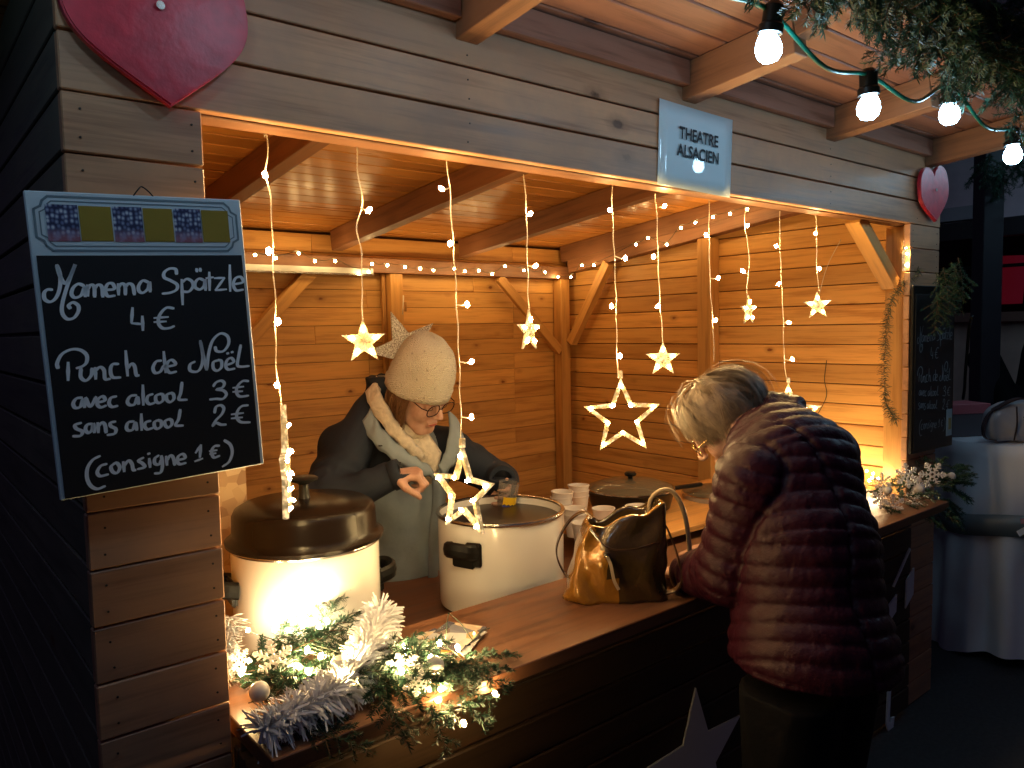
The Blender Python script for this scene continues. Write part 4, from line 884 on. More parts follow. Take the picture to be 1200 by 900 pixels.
leds_at(rls, [(3.2, .32, .985), (3.27, .38, .98), (3.3, .25, .975), (3.22, .45, .97), (3.33, .5, .98), (3.36, .3, .99), (3.35, .4, 1.0), (3.3, .45, .97), (3.25, .2, .98), (3.36, .22, .985)], hot_me)
tube('wire', catmull([rel((2.95 + .04 * i, .1 + .03 * (i % 2), .965), rls) for i in range(9)], 4), .0012, M['dark_wire'], rls, 5)
# thin garland and bushy spray on the right post
M['dulltinsel'] = plain('dark_green_tinsel', (.06, .08, .05), .4)
tinsel('thin_garland', 'thin bristly dark green garland drooping beside the right hatch post', [(3.33, .0, 1.86), (3.25, .02, 1.80), (3.20, .045, 1.735), (3.165, .05, 1.64), (3.15, .05, 1.56), (3.145, .05, 1.42), (3.17, .05, 1.31), (3.235, .04, 1.235)], .028, 1500, M['dulltinsel'], 'garland', .0009)
sp = thing('fir_spray', 'bushy dark fir spray hanging at the top of the right pillar', 'fir spray', (3.40, -.05, 1.88))
for i in range(9): fir(sp, (3.38 + random.uniform(-.08, .08), -.07 - random.uniform(0, .05), 1.9 - .02 * i), random.uniform(-50, 10) if i % 2 else random.uniform(170, 230), random.uniform(55, 85), random.uniform(-40, 40), .8)
# eave garland
eg = thing('fir_garland', 'long thick fir garland tied along the eave above the round lamps', 'garland', (1.8, -.52, 2.4))
x = 1.22
while x < 3.9:
    zc = 2.425 + .02 * math.sin(x * 5)
    for q in range(9):
        yy = -.56 - random.uniform(0, .07)
        fir(eg, (x + random.uniform(-.06, .06), yy, zc + random.uniform(-.09, .07)), random.choice((-20, 0, 15, 200, 180, 165, -70, -110)) + random.uniform(-20, 20), random.uniform(5, 55), random.uniform(-60, 60), random.uniform(.75, 1.1))
    x += .075
for (x, z, a, e) in ((1.17, 2.36, -100, 70), (1.21, 2.36, -60, 50), (1.62, 2.36, -70, 65), (1.68, 2.35, -30, 55), (1.76, 2.36, 0, 35), (2.55, 2.34, -60, 60), (2.7, 2.34, -20, 50), (2.9, 2.34, -60, 60)):
    fir(eg, (x, -.55, z), a, e, 0, .8)
# ================================================================== BACKGROUND RIGHT
def cloth_skirt(cx, cy, r, z1, z0, m, parent, folds=11, seed=3):
    V = []; F = []; n = 180; rows = 16
    rn = random.Random(seed)
    ph = [rn.uniform(0, 6.28) for _ in range(4)]
    for j in range(rows + 1):
        t = j / rows; pinch = -.10 * math.exp(-((t - .40) / .08) ** 2); fl_ = .0 + .10 * t + .05 * t * t
        for i in range(n):
            a = 2 * math.pi * i / n
            f = math.sin(a * folds + ph[0]) * .6 + .4 * math.sin(a * (folds * 1.7 // 1) + ph[1]) + .3 * math.sin(a * 5 + ph[2])
            rr = r + .006 + (fl_ + pinch * .6) * r * .8 + f * (.004 + .028 * min(1, t * 1.6) * (1 - .4 * math.exp(-((t - .40) / .1) ** 2)))
            V.append((cx + rr * math.cos(a), cy + rr * math.sin(a), z1 + (z0 - z1) * t + (.04 * math.sin(a * 3 + ph[3]) if j == rows else 0)))
    for j in range(rows):
        for i in range(n): F.append((j * n + i, (j + 1) * n + i, (j + 1) * n + (i + 1) % n, j * n + (i + 1) % n))
    o = len(V); V += [(cx + r * .97 * math.cos(2 * math.pi * i / n), cy + r * .97 * math.sin(2 * math.pi * i / n), z1 + .006) for i in range(n)]
    for i in range(n): F.append((i, (i + 1) % n, o + (i + 1) % n, o + i))
    F.append(tuple(o + i for i in range(n)))
    return obj_py('tablecloth', V, F, m, parent, True)
M['linen'] = plain('white_linen', (.8, .8, .84), .8, bumpscale=14, bumpstr=.3)
tb = thing('cocktail_table', 'tall round table under a white cloth tied with a grey sash', 'table', (4.42, -.02, 0))
lathe('table_top', [(0, 1.035), (.355, 1.035), (.36, 1.02), (0, 1.02)], M['front'], tb, 48)
lathe('table_leg', [(.2, 0), (.2, .02), (.03, .04), (.03, 1.02), (0, 1.02)], M['black'], tb, 20)
tc_ = cloth_skirt(0, 0, .365, 1.048, .015, M['linen'], tb)
M['sash'] = plain('grey_satin_sash', (.16, .19, .2), .35)
V = []; F = []; n = 72
for i in range(n):
    a = 2 * math.pi * i / n; rr = .402 + .006 * math.sin(a * 9)
    for zz, dr in ((.735, -.004), (.72, .012), (.685, .02), (.65, .012), (.63, -.004)): V.append((rr * math.cos(a) + dr * math.cos(a), rr * math.sin(a) + dr * math.sin(a), zz + .012 * math.sin(a * 4) + .02 * math.sin(a + 2)))
for i in range(n):
    for k in range(4): F.append((i * 5 + k, i * 5 + k + 1, ((i + 1) % n) * 5 + k + 1, ((i + 1) % n) * 5 + k))
obj_py('sash', V, F, M['sash'], tb, True)
bow = thing('ribbon_bow', 'crumpled pinkish metallic bow tied to the sash of the white table', 'bow', (4.02, -.24, .70), R(-40))
M['pinkfoil'] = plain('pink_foil', (.42, .2, .22), .25, .5, bumpscale=60, bumpstr=.9)
for i, (a, l) in enumerate(((200, .09), (160, .08), (250, .15), (290, .12), (20, .08), (330, .1))):
    pts = [(0, -.01 * i, 0), (l * .5 * math.cos(R(a)), -.03, l * .5 * math.sin(R(a)) + .02), (l * math.cos(R(a)), -.01, l * math.sin(R(a)))]
    band('ribbon_loop', pts, .05, .002, M['pinkfoil'] if i % 2 else M['dimwhite'], bow, (.3, 1, .2))
bgb = thing('leather_bag', 'pale grey leather bag lying on the white table', 'bag', (4.16, -.09, 1.056), R(-36))
def bag_lump(nm, sx, sy, sz, m, parent, loc):
    bm = bmesh.new(); bmesh.ops.create_uvsphere(bm, u_segments=40, v_segments=24, radius=1)
    for v in bm.verts:
        c = v.co; e = .5; c.x = math.copysign(abs(c.x) ** e, c.x) * sx * (1 - .12 * max(0, c.z)); c.y = math.copysign(abs(c.y) ** .7, c.y) * sy * (1 - .35 * max(0, c.z)); c.z = math.copysign(abs(c.z) ** .6, c.z) * sz
        c += Vector((0, noise.noise(c * 14) * .014, noise.noise(c * 9 + Vector((5, 0, 0))) * .02))
    o = obj_bm(nm, bm, m, parent, True); o.location = loc; return o
M['palebag'] = plain('pale_grey_leather', (.42, .4, .42), .4, bumpscale=20, bumpstr=.5)
bag_lump('bag_body', .17, .07, .1, M['palebag'], bgb, (.04, 0, .1))
M['brownbag'] = plain('brown_leather_trim', (.05, .035, .035), .4)
band('bag_handle', [(-.1, -.03, .17), (-.14, -.03, .14), (-.165, -.03, .08), (-.15, -.03, .03), (-.11, -.05, .02)], .016, .006, M['brownbag'], bgb)
band('bag_trim', [(-.12, -.03, .16), (-.06, -.05, .20), (.0, -.05, .215), (.08, -.05, .2), (.16, -.05, .185)], .03, .008, M['brownbag'], bgb)
band('bag_seam', [(-.045, -.079, .02), (-.035, -.082, .1), (-.03, -.07, .18)], .006, .004, M['brownbag'], bgb, (1, 0, 0))
band('bag_seam', [(.05, -.08, .02), (.05, -.082, .08), (.03, -.078, .12), (-.0, -.078, .13)], .005, .004, M['brownbag'], bgb, (1, 0, 0))
lathe('bag_button', [(0, .004), (.014, .004), (.016, 0), (0, 0)], M['brownbag'], bgb, 16).location = (.06, -.085, .13)
bx = thing('gift_box', 'pink lidded box behind the pale bag on the table', 'box', (4.26, .20, 1.056), R(-30))
box('box_body', (0, 0, .06), (.26, .16, .12), plain('grey_card', (.14, .12, .13), .6), bx, .003)
box('box_lid', (0, 0, .14), (.27, .17, .05), plain('pink_card', (.62, .16, .18), .5), bx, .003)
# dark post and the building behind
dp = thing('dark_post', 'tall dark square post behind the tablecloth', 'post', (5.02, .33, 0), R(-39))
box('shaft', (0, 0, 1.7), (.115, .115, 3.4), plain('dark_painted_steel', (.02, .018, .022), .5), dp, .004)
box('base_plate', (0, 0, .01), (.22, .22, .02), M['black'], dp, .002)
df = thing('fir_spray', 'dark fir spray tied around the top of the dark post', 'fir spray', (4.9, .3, 2.6))
for i in range(10): fir(df, (4.86 + random.uniform(-.25, .15), .28 - .02 * i, 2.62 - random.uniform(0, .12)), random.uniform(0, 360), random.uniform(40, 85), 0, 1.2)
bd = thing('building', 'dim building front with a dark window and red glow behind the table', 'building', (6.4, .5, 0))
M['plaster'] = plain('mauve_plaster', (.8, .62, .66), .85, bumpscale=10, bumpstr=.2, var=.1); M['lowwall'] = plain('beige_wall', (.66, .46, .36), .8, bumpscale=10, bumpstr=.2, var=.1)
box('lower_wall', (0, 0, .81), (.2, 9, 1.62), M['lowwall'], bd, 0)
box('upper_wall', (0.02, 0, 3.6), (.2, 9, 2.5), M['plaster'], bd, 0)
box('sill', (-.13, 0, 1.66), (.16, 9, .07), plain('brown_sill', (.22, .11, .08), .5), bd, .004)
box('lintel_beam', (-.12, 0, 2.30), (.10, 9, .13), plain('dark_beam', (.03, .024, .026), .6), bd, .004)
gm, gnt, gb = newmat('dark_window_glass'); gb.inputs['Base Color'].default_value = (.45, .45, .5, 1); gb.inputs['Roughness'].default_value = .02; gb.inputs['Transmission Weight'].default_value = 1; gb.inputs['IOR'].default_value = 1.1
box('window_pane', (-.02, 0, 1.97), (.006, 8.9, .56), gm, bd, 0)
for y in (-1.3, -.5, .3, 1.1): box('mullion', (-.045, y, 1.97), (.05, .04, .54), M['black'], bd, .002)
box('transom', (-.045, 0, 2.03), (.03, 8.9, .025), M['black'], bd, .002)
box('room_back', (1.2, 0, 1.9), (.05, 8.8, 1.2), plain('dark_room_wall', (.05, .02, .03), .8), bd, 0)
rl = emit('red_lamp_shade', (1, .03, .08), .09)
o = lathe('red_lamp', [(.0, .0), (.13, .0), (.15, .36), (.0, .36)], rl, bd, 24); o.location = (.35, .31, 1.76)
gp = box('stacked_crate', (-.14, .55, 2.42), (.12, .5, .1), plain('pale_card', (.45, .42, .44), .7), None, .003); gp.location = (6.3, 1.05, 2.43); tag(gp, 'pale box standing on the dark beam of the building behind', 'box')
cb = tube('black_cable', catmull([(3.62, -.1, 1.66), (3.70, -.06, 1.6), (3.74, -.04, 1.5), (3.78, -.02, 1.40), (3.83, .0, 1.33), (3.87, .02, 1.28)], 6), .007, M['black']); tag(cb, 'dark cable with a pale end hanging beside the right board', 'cable')
# neighbouring stall roof top right
nb = thing('canopy', 'dark purple canopy of the neighbouring stall above the lamps', 'canopy', (4.6, -.9, 3.2))
nm = plain('dark_purple_canvas', (.10, .05, .07), .8)
obj_py('canvas', [(-.4, 2.2, -.3), (3.5, 2.2, -.3), (3.5, .2, .35), (-.9, .2, .35), (-.9, .2, .37), (3.5, .2, .37), (3.5, 2.22, -.28), (-.4, 2.22, -.28)], [(0, 1, 2, 3), (4, 5, 6, 7), (0, 7, 6, 1), (3, 2, 5, 4), (0, 3, 4, 7), (1, 6, 5, 2)], nm, nb)
for x in (-.4, 3.4): beam('support', (x, 2.1, -.32), (x, 2.1, -3.19), .06, .06, M['black'], nb, up=(0, 1, 0))
for x in (-.8, 3.4): beam('support', (x, .3, .3), (x, .3, -3.19), .06, .06, M['black'], nb, up=(0, 1, 0))
# ================================================================== PEOPLE (signed distance fields meshed with surface nets)
class SDF:
    def __init__(s, lo, hi, h):
        s.lo = np.array(lo, np.float32); s.h = h; s.n = np.ceil((np.array(hi) - s.lo) / h).astype(int) + 1
        s.F = np.full(s.n, .2, np.float32)
    def _box(s, lo, hi, pad):
        a = np.clip(np.floor((np.array(lo) - pad - s.lo) / s.h).astype(int), 0, s.n); b = np.clip(np.ceil((np.array(hi) + pad - s.lo) / s.h).astype(int) + 1, 0, s.n)
        sl = tuple(slice(x, y) for x, y in zip(a, b)); ax = [s.lo[i] + s.h * np.arange(a[i], b[i], dtype=np.float32) for i in range(3)]
        return sl, ax
    def _put(s, sl, d, k, sub=False):
        f = s.F[sl]
        if f.size == 0: return
        if sub:
            d = -d; hh = np.clip(.5 - .5 * (f - d) / k, 0, 1); s.F[sl] = f * (1 - hh) + d * hh + k * hh * (1 - hh)
        else:
            hh = np.clip(.5 + .5 * (f - d) / k, 0, 1); s.F[sl] = f * (1 - hh) + d * hh - k * hh * (1 - hh)
    def cap(s, a, b, ra, rb=None, k=.02, sub=False):
        rb = ra if rb is None else rb; a = np.array(a, np.float32); b = np.array(b, np.float32); r = max(ra, rb)
        sl, ax = s._box(np.minimum(a, b) - r, np.maximum(a, b) + r, k * 1.5 + .03)
        X, Y, Z = (ax[0][:, None, None] - a[0], ax[1][None, :, None] - a[1], ax[2][None, None, :] - a[2]); v = b - a; L = float(v @ v) + 1e-12
        t = np.clip((X * v[0] + Y * v[1] + Z * v[2]) / L, 0, 1)
        d = np.sqrt((X - t * v[0]) ** 2 + (Y - t * v[1]) ** 2 + (Z - t * v[2]) ** 2) - (ra + (rb - ra) * t)
        s._put(sl, d.astype(np.float32), k, sub)
    def ell(s, c, r, Rm=None, k=.02, sub=False):
        c = np.array(c, np.float32); r = np.array(r, np.float32); Rm = np.eye(3) if Rm is None else np.array(Rm); m = float(r.max())
        sl, ax = s._box(c - m, c + m, k * 1.5 + .03)
        X, Y, Z = (ax[0][:, None, None] - c[0], ax[1][None, :, None] - c[1], ax[2][None, None, :] - c[2])
        q = [(X * Rm[0][i] + Y * Rm[1][i] + Z * Rm[2][i]) for i in range(3)]
        k0 = np.sqrt(sum((q[i] / r[i]) ** 2 for i in range(3))); k1 = np.sqrt(sum((q[i] / r[i] ** 2) ** 2 for i in range(3)))
        s._put(sl, (k0 * (k0 - 1) / np.maximum(k1, 1e-6)).astype(np.float32), k, sub)
    def chain(s, pts, rs, k=.02):
        for i in range(len(pts) - 1): s.cap(pts[i], pts[i + 1], rs[i], rs[i + 1], k)
    def mesh(s):
        F = s.F; F[0] = F[-1] = .2; F[:, 0] = F[:, -1] = .2; F[:, :, 0] = F[:, :, -1] = .2
        ins = F < 0; nx, ny, nz = F.shape
        cnt = np.zeros((nx - 1, ny - 1, nz - 1), np.uint8)
        for dx in (0, 1):
            for dy in (0, 1):
                for dz in (0, 1): cnt += ins[dx:nx - 1 + dx, dy:ny - 1 + dy, dz:nz - 1 + dz]
        act = (cnt > 0) & (cnt < 8); idx = np.argwhere(act); vid = np.full(cnt.shape, -1, np.int32); vid[act] = np.arange(len(idx))
        P = np.zeros((len(idx), 3)); C = np.zeros(len(idx)); cor = [(i, j, k) for i in (0, 1) for j in (0, 1) for k in (0, 1)]
        for a in range(8):
            for b in range(a + 1, 8):
                if sum(abs(p - q) for p, q in zip(cor[a], cor[b])) != 1: continue
                A = F[tuple((idx + cor[a]).T)]; B = F[tuple((idx + cor[b]).T)]; m = (A < 0) != (B < 0)
                t = np.where(m, A / np.where(m, A - B, 1), 0)[:, None]
                P += np.where(m[:, None], np.array(cor[a]) + t * (np.array(cor[b]) - np.array(cor[a])), 0); C += m
        P = (P / C[:, None] + idx) * s.h + s.lo
        faces = []
        for ax in range(3):
            o = [0, 0, 0]; o[ax] = 1; u, v = (ax + 1) % 3, (ax + 2) % 3
            A = ins[:nx - 1, :ny - 1, :nz - 1]; sh = [slice(0, nx - 1), slice(0, ny - 1), slice(0, nz - 1)]; sh[ax] = slice(1, [nx, ny, nz][ax]); B = ins[tuple(sh)]
            e = np.argwhere(A != B); e = e[(e[:, u] > 0) & (e[:, v] > 0)]
            if len(e) == 0: continue
            du = np.zeros(3, int); du[u] = 1; dv = np.zeros(3, int); dv[v] = 1
            q = np.stack([vid[tuple((e - du - dv).T)], vid[tuple((e - dv).T)], vid[tuple(e.T)], vid[tuple((e - du).T)]], 1)
            fl_ = ~A[tuple(e.T)]; q[fl_] = q[fl_][:, ::-1]; faces.append(q[(q >= 0).all(1)])
        return P, np.concatenate(faces)
def np_mesh(name, P, Q, mats, parent, matidx=None, smooth_it=0, origin=(0, 0, 0)):
    if smooth_it:
        n = len(P); E = np.concatenate([Q[:, [0, 1]], Q[:, [1, 2]], Q[:, [2, 3]], Q[:, [3, 0]]])
        for _ in range(smooth_it):
            acc = np.zeros((n, 3)); c = np.zeros(n)
            for i in range(3): acc[:, i] = np.bincount(E[:, 0], P[E[:, 1], i], n) + np.bincount(E[:, 1], P[E[:, 0], i], n)
            c = np.bincount(E[:, 0], minlength=n) + np.bincount(E[:, 1], minlength=n); P = P * .5 + .5 * acc / np.maximum(c, 1)[:, None]
    me = bpy.data.meshes.new(name); P = P - np.array(origin)
    me.vertices.add(len(P)); me.vertices.foreach_set('co', P.astype(np.float32).ravel())
    me.loops.add(len(Q) * 4); me.loops.foreach_set('vertex_index', Q.astype(np.int32).ravel())
    me.polygons.add(len(Q)); me.polygons.foreach_set('loop_start', np.arange(0, len(Q) * 4, 4, dtype=np.int32))
    me.update(calc_edges=True); me.validate()
    me.polygons.foreach_set('use_smooth', [True] * len(me.polygons))
    for m in mats: me.materials.append(m)
    if matidx is not None: me.polygons.foreach_set('material_index', matidx.astype(np.int32))
    o = bpy.data.objects.new(name, me); col.objects.link(o); o.parent = parent; return o
def vnormals(P, Q):
    n = np.cross(P[Q[:, 2]] - P[Q[:, 0]], P[Q[:, 3]] - P[Q[:, 1]]); N_ = np.zeros_like(P)
    for i in range(4):
        for j in range(3): N_[:, j] += np.bincount(Q[:, i], n[:, j], len(P))
    return N_ / np.maximum(np.linalg.norm(N_, axis=1), 1e-9)[:, None]
def frame(fwd, roll=0, up=(0, 0, 1)):
    y = Vector(fwd).normalized(); z = Vector(up); z = (z - y * z.dot(y)).normalized(); z = Matrix.Rotation(R(roll), 3, y) @ z; x = y.cross(z)
    return np.array([x, y, z]).T          # columns right, forward, up
def head(S, O, Rm, k=.012):
    O = np.array(O); L = lambda x, y, z: O + Rm @ np.array([x, y, z])
    S.ell(L(0, -.012, .03), (.073, .090, .088), Rm, k); S.ell(L(0, .028, -.042), (.056, .060, .076), Rm, .025)
    S.cap(L(-.012, .074, -.098), L(.012, .074, -.098), .019, k=.02)
    for s_ in (-1, 1):
        S.ell(L(s_ * .034, .060, -.032), (.024, .024, .026), Rm, .02); S.cap(L(s_ * .05, .0, -.06), L(s_ * .022, .06, -.096), .016, k=.025)
    S.cap(L(0, .090, .010), L(0, .112, -.026), .008, .0125, .010)
    for s_ in (-1, 1): S.ell(L(s_ * .011, .104, -.031), (.008, .009, .007), Rm, .006)
    S.cap(L(-.034, .080, .024), L(.034, .080, .024), .012, k=.015)
    for s_ in (-1, 1): S.ell(L(s_ * .031, .098, .002), (.017, .014, .013), Rm, .012, sub=True)
    for s_ in (-1, 1): S.ell(L(s_ * .031, .078, .002), (.014, .0135, .012), Rm, .003)
    S.cap(L(-.016, .092, -.060), L(.016, .092, -.060), .0065, k=.008); S.cap(L(-.013, .091, -.070), L(.013, .091, -.070), .0075, k=.008)
    for s_ in (-1, 1):
        S.ell(L(s_ * .077, -.004, -.004), (.008, .020, .031), Rm, .006); S.ell(L(s_ * .085, .002, .0), (.006, .010, .018), Rm, .005, sub=True)
    S.cap(L(0, -.03, -.06), L(0, -.055, -.16), .056, .058, .03)
def hand(S, W_, d, n, side, curls, k=.005, spread=.018, sc=1.0, thumb=(.6, .5)):
    """W_ wrist, d finger direction, n palm normal (the side fingers curl to), side +1/-1 for the thumb side"""
    W_ = np.array(W_, float); d = np.array(d, float); d /= np.linalg.norm(d); n = np.array(n, float); n -= d * n.dot(d); n /= np.linalg.norm(n); s_ = np.cross(d, n) * side
    S.ell(W_ + d * .045 * sc, np.array((.046, .038, .015)) * sc, np.stack([d, s_, n], 1), .01)
    S.cap(W_ - d * .02, W_ + d * .01, .026 * sc, .024 * sc, .015)
    for i, (off, l, r_) in enumerate(((.028, .072, .0088), (.010, .080, .009), (-.009, .074, .0086), (-.027, .058, .0076))):
        p = W_ + d * (.078 - .004 * abs(i - 1)) * sc + s_ * off * sc; dd = d + s_ * (off * 2.2) * .4; dd /= np.linalg.norm(dd); a = curls[i] if isinstance(curls, (list, tuple)) else curls
        S.cap(W_ + d * .03 * sc + s_ * off * .8 * sc, p, .0095 * sc, r_ * 1.08 * sc, .008); ang = 0
        for q, f in enumerate((.48, .3, .24)):
            ang += a * (1.0, 1.15, .8)[q]; v = dd * math.cos(ang) + n * math.sin(ang); p2 = p + v * l * f * sc; S.cap(p, p2, r_ * (1 - .08 * q) * sc, r_ * (.94 - .1 * q) * sc, k); p = p2
    p = W_ + d * .02 * sc + s_ * .028 * sc; v = d * .6 + s_ * .7 + n * thumb[0]; v /= np.linalg.norm(v); p1 = p + v * .036 * sc; v2 = d * .8 + s_ * (.25 - thumb[1] * .5) + n * thumb[1]; v2 /= np.linalg.norm(v2)
    p2 = p1 + v2 * .030 * sc; v3 = v2 + n * .25 - s_ * .2; v3 /= np.linalg.norm(v3); p3 = p2 + v3 * .024 * sc
    S.cap(p, p1, .0145 * sc, .0115 * sc, .012); S.cap(p1, p2, .0108 * sc, .0098 * sc, k); S.cap(p2, p3, .0098 * sc, .008 * sc, k)
def seg_param(P, pts):
    """nearest distance to a polyline and arc length there"""
    best = np.full(len(P), 9.); par = np.zeros(len(P)); s0 = 0
    for a, b in zip(pts[:-1], pts[1:]):
        a = np.array(a, float); b = np.array(b, float); v = b - a; L = np.linalg.norm(v); t = ((P - a) @ v) / (L * L)
        tc = np.clip(t, 0, 1); d = np.linalg.norm(P - a - tc[:, None] * v, axis=1); m = d < best; best[m] = d[m]; par[m] = (s0 + np.clip(t, -.6, 1.6) * L)[m]; s0 += L
    return best, par
def skin_mat():
    m, nt, b = newmat('skin'); v, rnd, raw = coords(nt); n = noise_t(nt, raw, 45, 4)
    nt.links.new(ramp(nt, n, [(.3, (.46, .25, .18)), (.7, (.58, .35, .26))]), b.inputs['Base Color']); b.inputs['Roughness'].default_value = .45
    b.inputs['Subsurface Weight'].default_value = .12; b.inputs['Subsurface Radius'].default_value = (.012, .005, .003); bump(nt, b, n, .15, .001); return m
M['skin'] = skin_mat()
def fabric(name, c, rough=.75, scale=900, wr=9, wrs=.5, sheen=0):
    m, nt, b = newmat(name); v, rnd, raw = coords(nt); a = noise_t(nt, raw, wr, 4, .5); f = noise_t(nt, raw, scale, 1)
    b.inputs['Roughness'].default_value = rough; b.inputs['Sheen Weight'].default_value = sheen; b.inputs['Specular IOR Level'].default_value = .15
    nt.links.new(mix(nt, 1.0, c, ramp(nt, a, [(.3, (.82,) * 3), (.7, (1.12,) * 3)]), 'MULTIPLY'), b.inputs['Base Color'])
    ad = nt.nodes.new('ShaderNodeMath'); ad.operation = 'MULTIPLY_ADD'; ad.inputs[1].default_value = .05; nt.links.new(f, ad.inputs[0]); nt.links.new(a, ad.inputs[2]); bump(nt, b, ad.outputs[0], wrs, .02); return m
M['navy'] = fabric('navy_coat_fabric', (.022, .028, .042), .7); M['greyblue'] = fabric('grey_blue_coat_fabric', (.25, .30, .33), .7); M['jeans'] = fabric('dark_trousers', (.004, .004, .006), .85)
M['cream'] = fabric('cream_knit', (.62, .53, .40), .95, 250, 60, .35, .4)
def hair_strands(name, O, Rm, parent, m, n, radii, crown, tmax, thick=.0009, seed=1, lift=.012):
    rn = random.Random(seed); V = []; F = []; O = np.array(O)
    K = 8
    for q in range(n):
        if q % 11 == 0: cph = rn.uniform(0, 2 * math.pi); ctm = rn.uniform(.8, 1.04); ct0 = rn.uniform(0, .3); cli = rn.uniform(0, lift); csw = rn.gauss(0, .26); cq = rn.uniform(0, 9)
        ph = cph + rn.gauss(0, .05); tm = tmax(ph) * ctm * rn.uniform(.93, 1.02); t0 = ct0 * tm * rn.uniform(.8, 1.1); li = cli + rn.uniform(0, .004); sw = csw + rn.gauss(0, .03); pts = []
        for i in range(K + 1):
            t = t0 + (tm - t0) * i / K; a = ph * 1.0 + sw * (i / K) ** 1.3 + .12 * math.sin(t * 3 + cq) + (cph - ph) * .5 * (i / K)
            d = np.array([math.sin(t) * math.sin(a), math.sin(t) * math.cos(a), math.cos(t)])
            rr = 1 + (li + .005 * math.sin(cq + i * .9)) / .1 * (.3 + .7 * math.sin(min(1, i / K * 1.2) * math.pi * .7))
            pts.append(O + Rm @ (np.array(crown) + d * np.array(radii) * rr))
        for i in range(K + 1):
            p = pts[i]; t_ = pts[min(i + 1, K)] - pts[max(i - 1, 0)]; out = p - O; s_ = np.cross(t_, out); s_ /= max(1e-9, np.linalg.norm(s_)); ww = thick * (1 - .7 * (i / K) ** 2)
            V += [p - s_ * ww, p + s_ * ww]
        o = len(V) - 2 * (K + 1)
        for i in range(K): F.append((o + 2 * i, o + 2 * i + 1, o + 2 * i + 3, o + 2 * i + 2))
    return obj_py(name, V, F, m, parent, True)
def hair_mat(name, a, b_):
    m, nt, b = newmat(name); v, rnd, raw = coords(nt); n = noise_t(nt, raw, 22, 3, .6); nt.links.new(ramp(nt, n, [(.35, a), (.65, b_)]), b.inputs['Base Color']); b.inputs['Roughness'].default_value = .45; b.inputs['Specular IOR Level'].default_value = .4; return m
def glasses(parent, O, Rm, m, tilt=0):
    O = np.array(O); L = lambda x, y, z: tuple(O + Rm @ np.array([x, y, z])); V = []
    for s_ in (-1, 1):
        pts = [L(s_ * (.033 + .0265 * math.copysign(abs(math.cos(a)) ** .8, math.cos(a))), .106 - .006 * abs(math.cos(a)) * 0, .0 + .020 * math.copysign(abs(math.sin(a)) ** .8, math.sin(a))) for a in [2 * math.pi * i / 24 for i in range(25)]]
        V.append(tube_data(pts, .0019, 6)); V.append(tube_data([L(s_ * .0595, .106, .006), L(s_ * .074, .09, .008), L(s_ * .080, .0, .01), L(s_ * .078, -.02, -.004)], .0017, 6))
    V.append(tube_data([L(-.008, .107, .003), L(0, .111, .006), L(.008, .107, .003)], .0018, 6)); v, f = merge(V); g = obj_py('glasses', v, f, m, parent, True); return g
# ------------------------------------------------------------------ the stall keeper
vk = thing('person', 'stall keeper in cream knitted hat, glasses and navy and grey coat bending over the cookers', 'person', (1.37, .95, 0))
O = np.array((1.345, .715, 1.452)); Rv = frame((.20, -.80, -.50), roll=5)
LV = lambda x, y, z: O + Rv @ np.array([x, y, z])
S = SDF((.85, .40, .78), (1.85, 1.15, 1.62), .0042)
head(S, O, Rv)
neckb = np.array((1.36, .86, 1.29))
S.cap(LV(0, -.05, -.12), neckb, .055, .065, .03)
rsh, relb, rwr = np.array((1.15, .88, 1.275)), np.array((1.0, .74, 1.13)), np.array((1.165, .625, 1.205))
lsh, lelb, lwr = np.array((1.53, .84, 1.225)), np.array((1.70, .76, 1.10)), np.array((1.615, .635, 1.135))
S.ell((1.35, .9, 1.12), (.17, .11, .2), None, .04); S.cap((1.35, .95, .95), (1.37, .96, .86), .15, .16, .05)
for a, b, c in ((rsh, relb, rwr), (lsh, lelb, lwr)): S.cap(neckb, a, .05, .06, .04); S.cap(a, b, .05, .04, .03); S.cap(b, c, .038, .026, .02)
hand(S, rwr + (.012, -.01, .005), (.75, -.55, .1), (.25, .1, -1), -1, (1.15, 1.1, 1.15, 1.2), thumb=(.7, .8), sc=1.02)
hand(S, lwr, (-.35, -.75, -.45), (-.9, .2, .15), 1, (.45, .5, .5, .55), thumb=(.75, .45), sc=.98)
P, Q = S.mesh(); np_mesh('body', P, Q, [M['skin']], vk, smooth_it=1, origin=vk.location)
# coat
S = SDF((.84, .48, .02), (1.88, 1.22, 1.5), .0075)
ctr = [(1.37, .98, .55), (1.37, .97, .9), (1.36, .93, 1.1), (1.35, .88, 1.24)]
S.ell((1.35, .905, 1.12), (.205, .145, .24), None, .05); S.cap((1.36, .955, .95), (1.37, .97, .55), .175, .20, .06)
S.cap(np.array((1.35, .875, 1.26)), rsh + (.01, .0, .0), .085, .082, .05); S.cap(np.array((1.36, .875, 1.25)), lsh + (-.01, 0, 0), .085, .078, .05)
S.cap((1.25, .86, 1.375), relb, .07, .066, .03); S.cap(rsh - (0, 0, .02), relb, .074, .070, .03); S.cap(relb, rwr, .070, .047, .02); S.cap(lsh, lelb, .08, .066, .03); S.cap(lelb, lwr + (lwr - lelb) * .0, .066, .046, .02)
S.cap(LV(0, -.06, -.14), LV(0, -.13, -.02), .075, .09, .04)
S.cap(LV(0, -.02, -.10), LV(0, .0, .02), .086, .092, .006, sub=True)
P, Q = S.mesh()
da, pa_ = seg_param(P, [rsh, relb, rwr]); dl, pl = seg_param(P, [lsh, lelb, lwr]); Nn = vnormals(P, Q)
armd = np.minimum(da, dl); par = np.where(da < dl, pa_, pl)
wr_ = np.array([noise.noise(Vector((p[0] * 9, p[1] * 9, p[2] * 7))) for p in P[:, :]]); wr2 = np.sin(par * 55 + wr_ * 6)
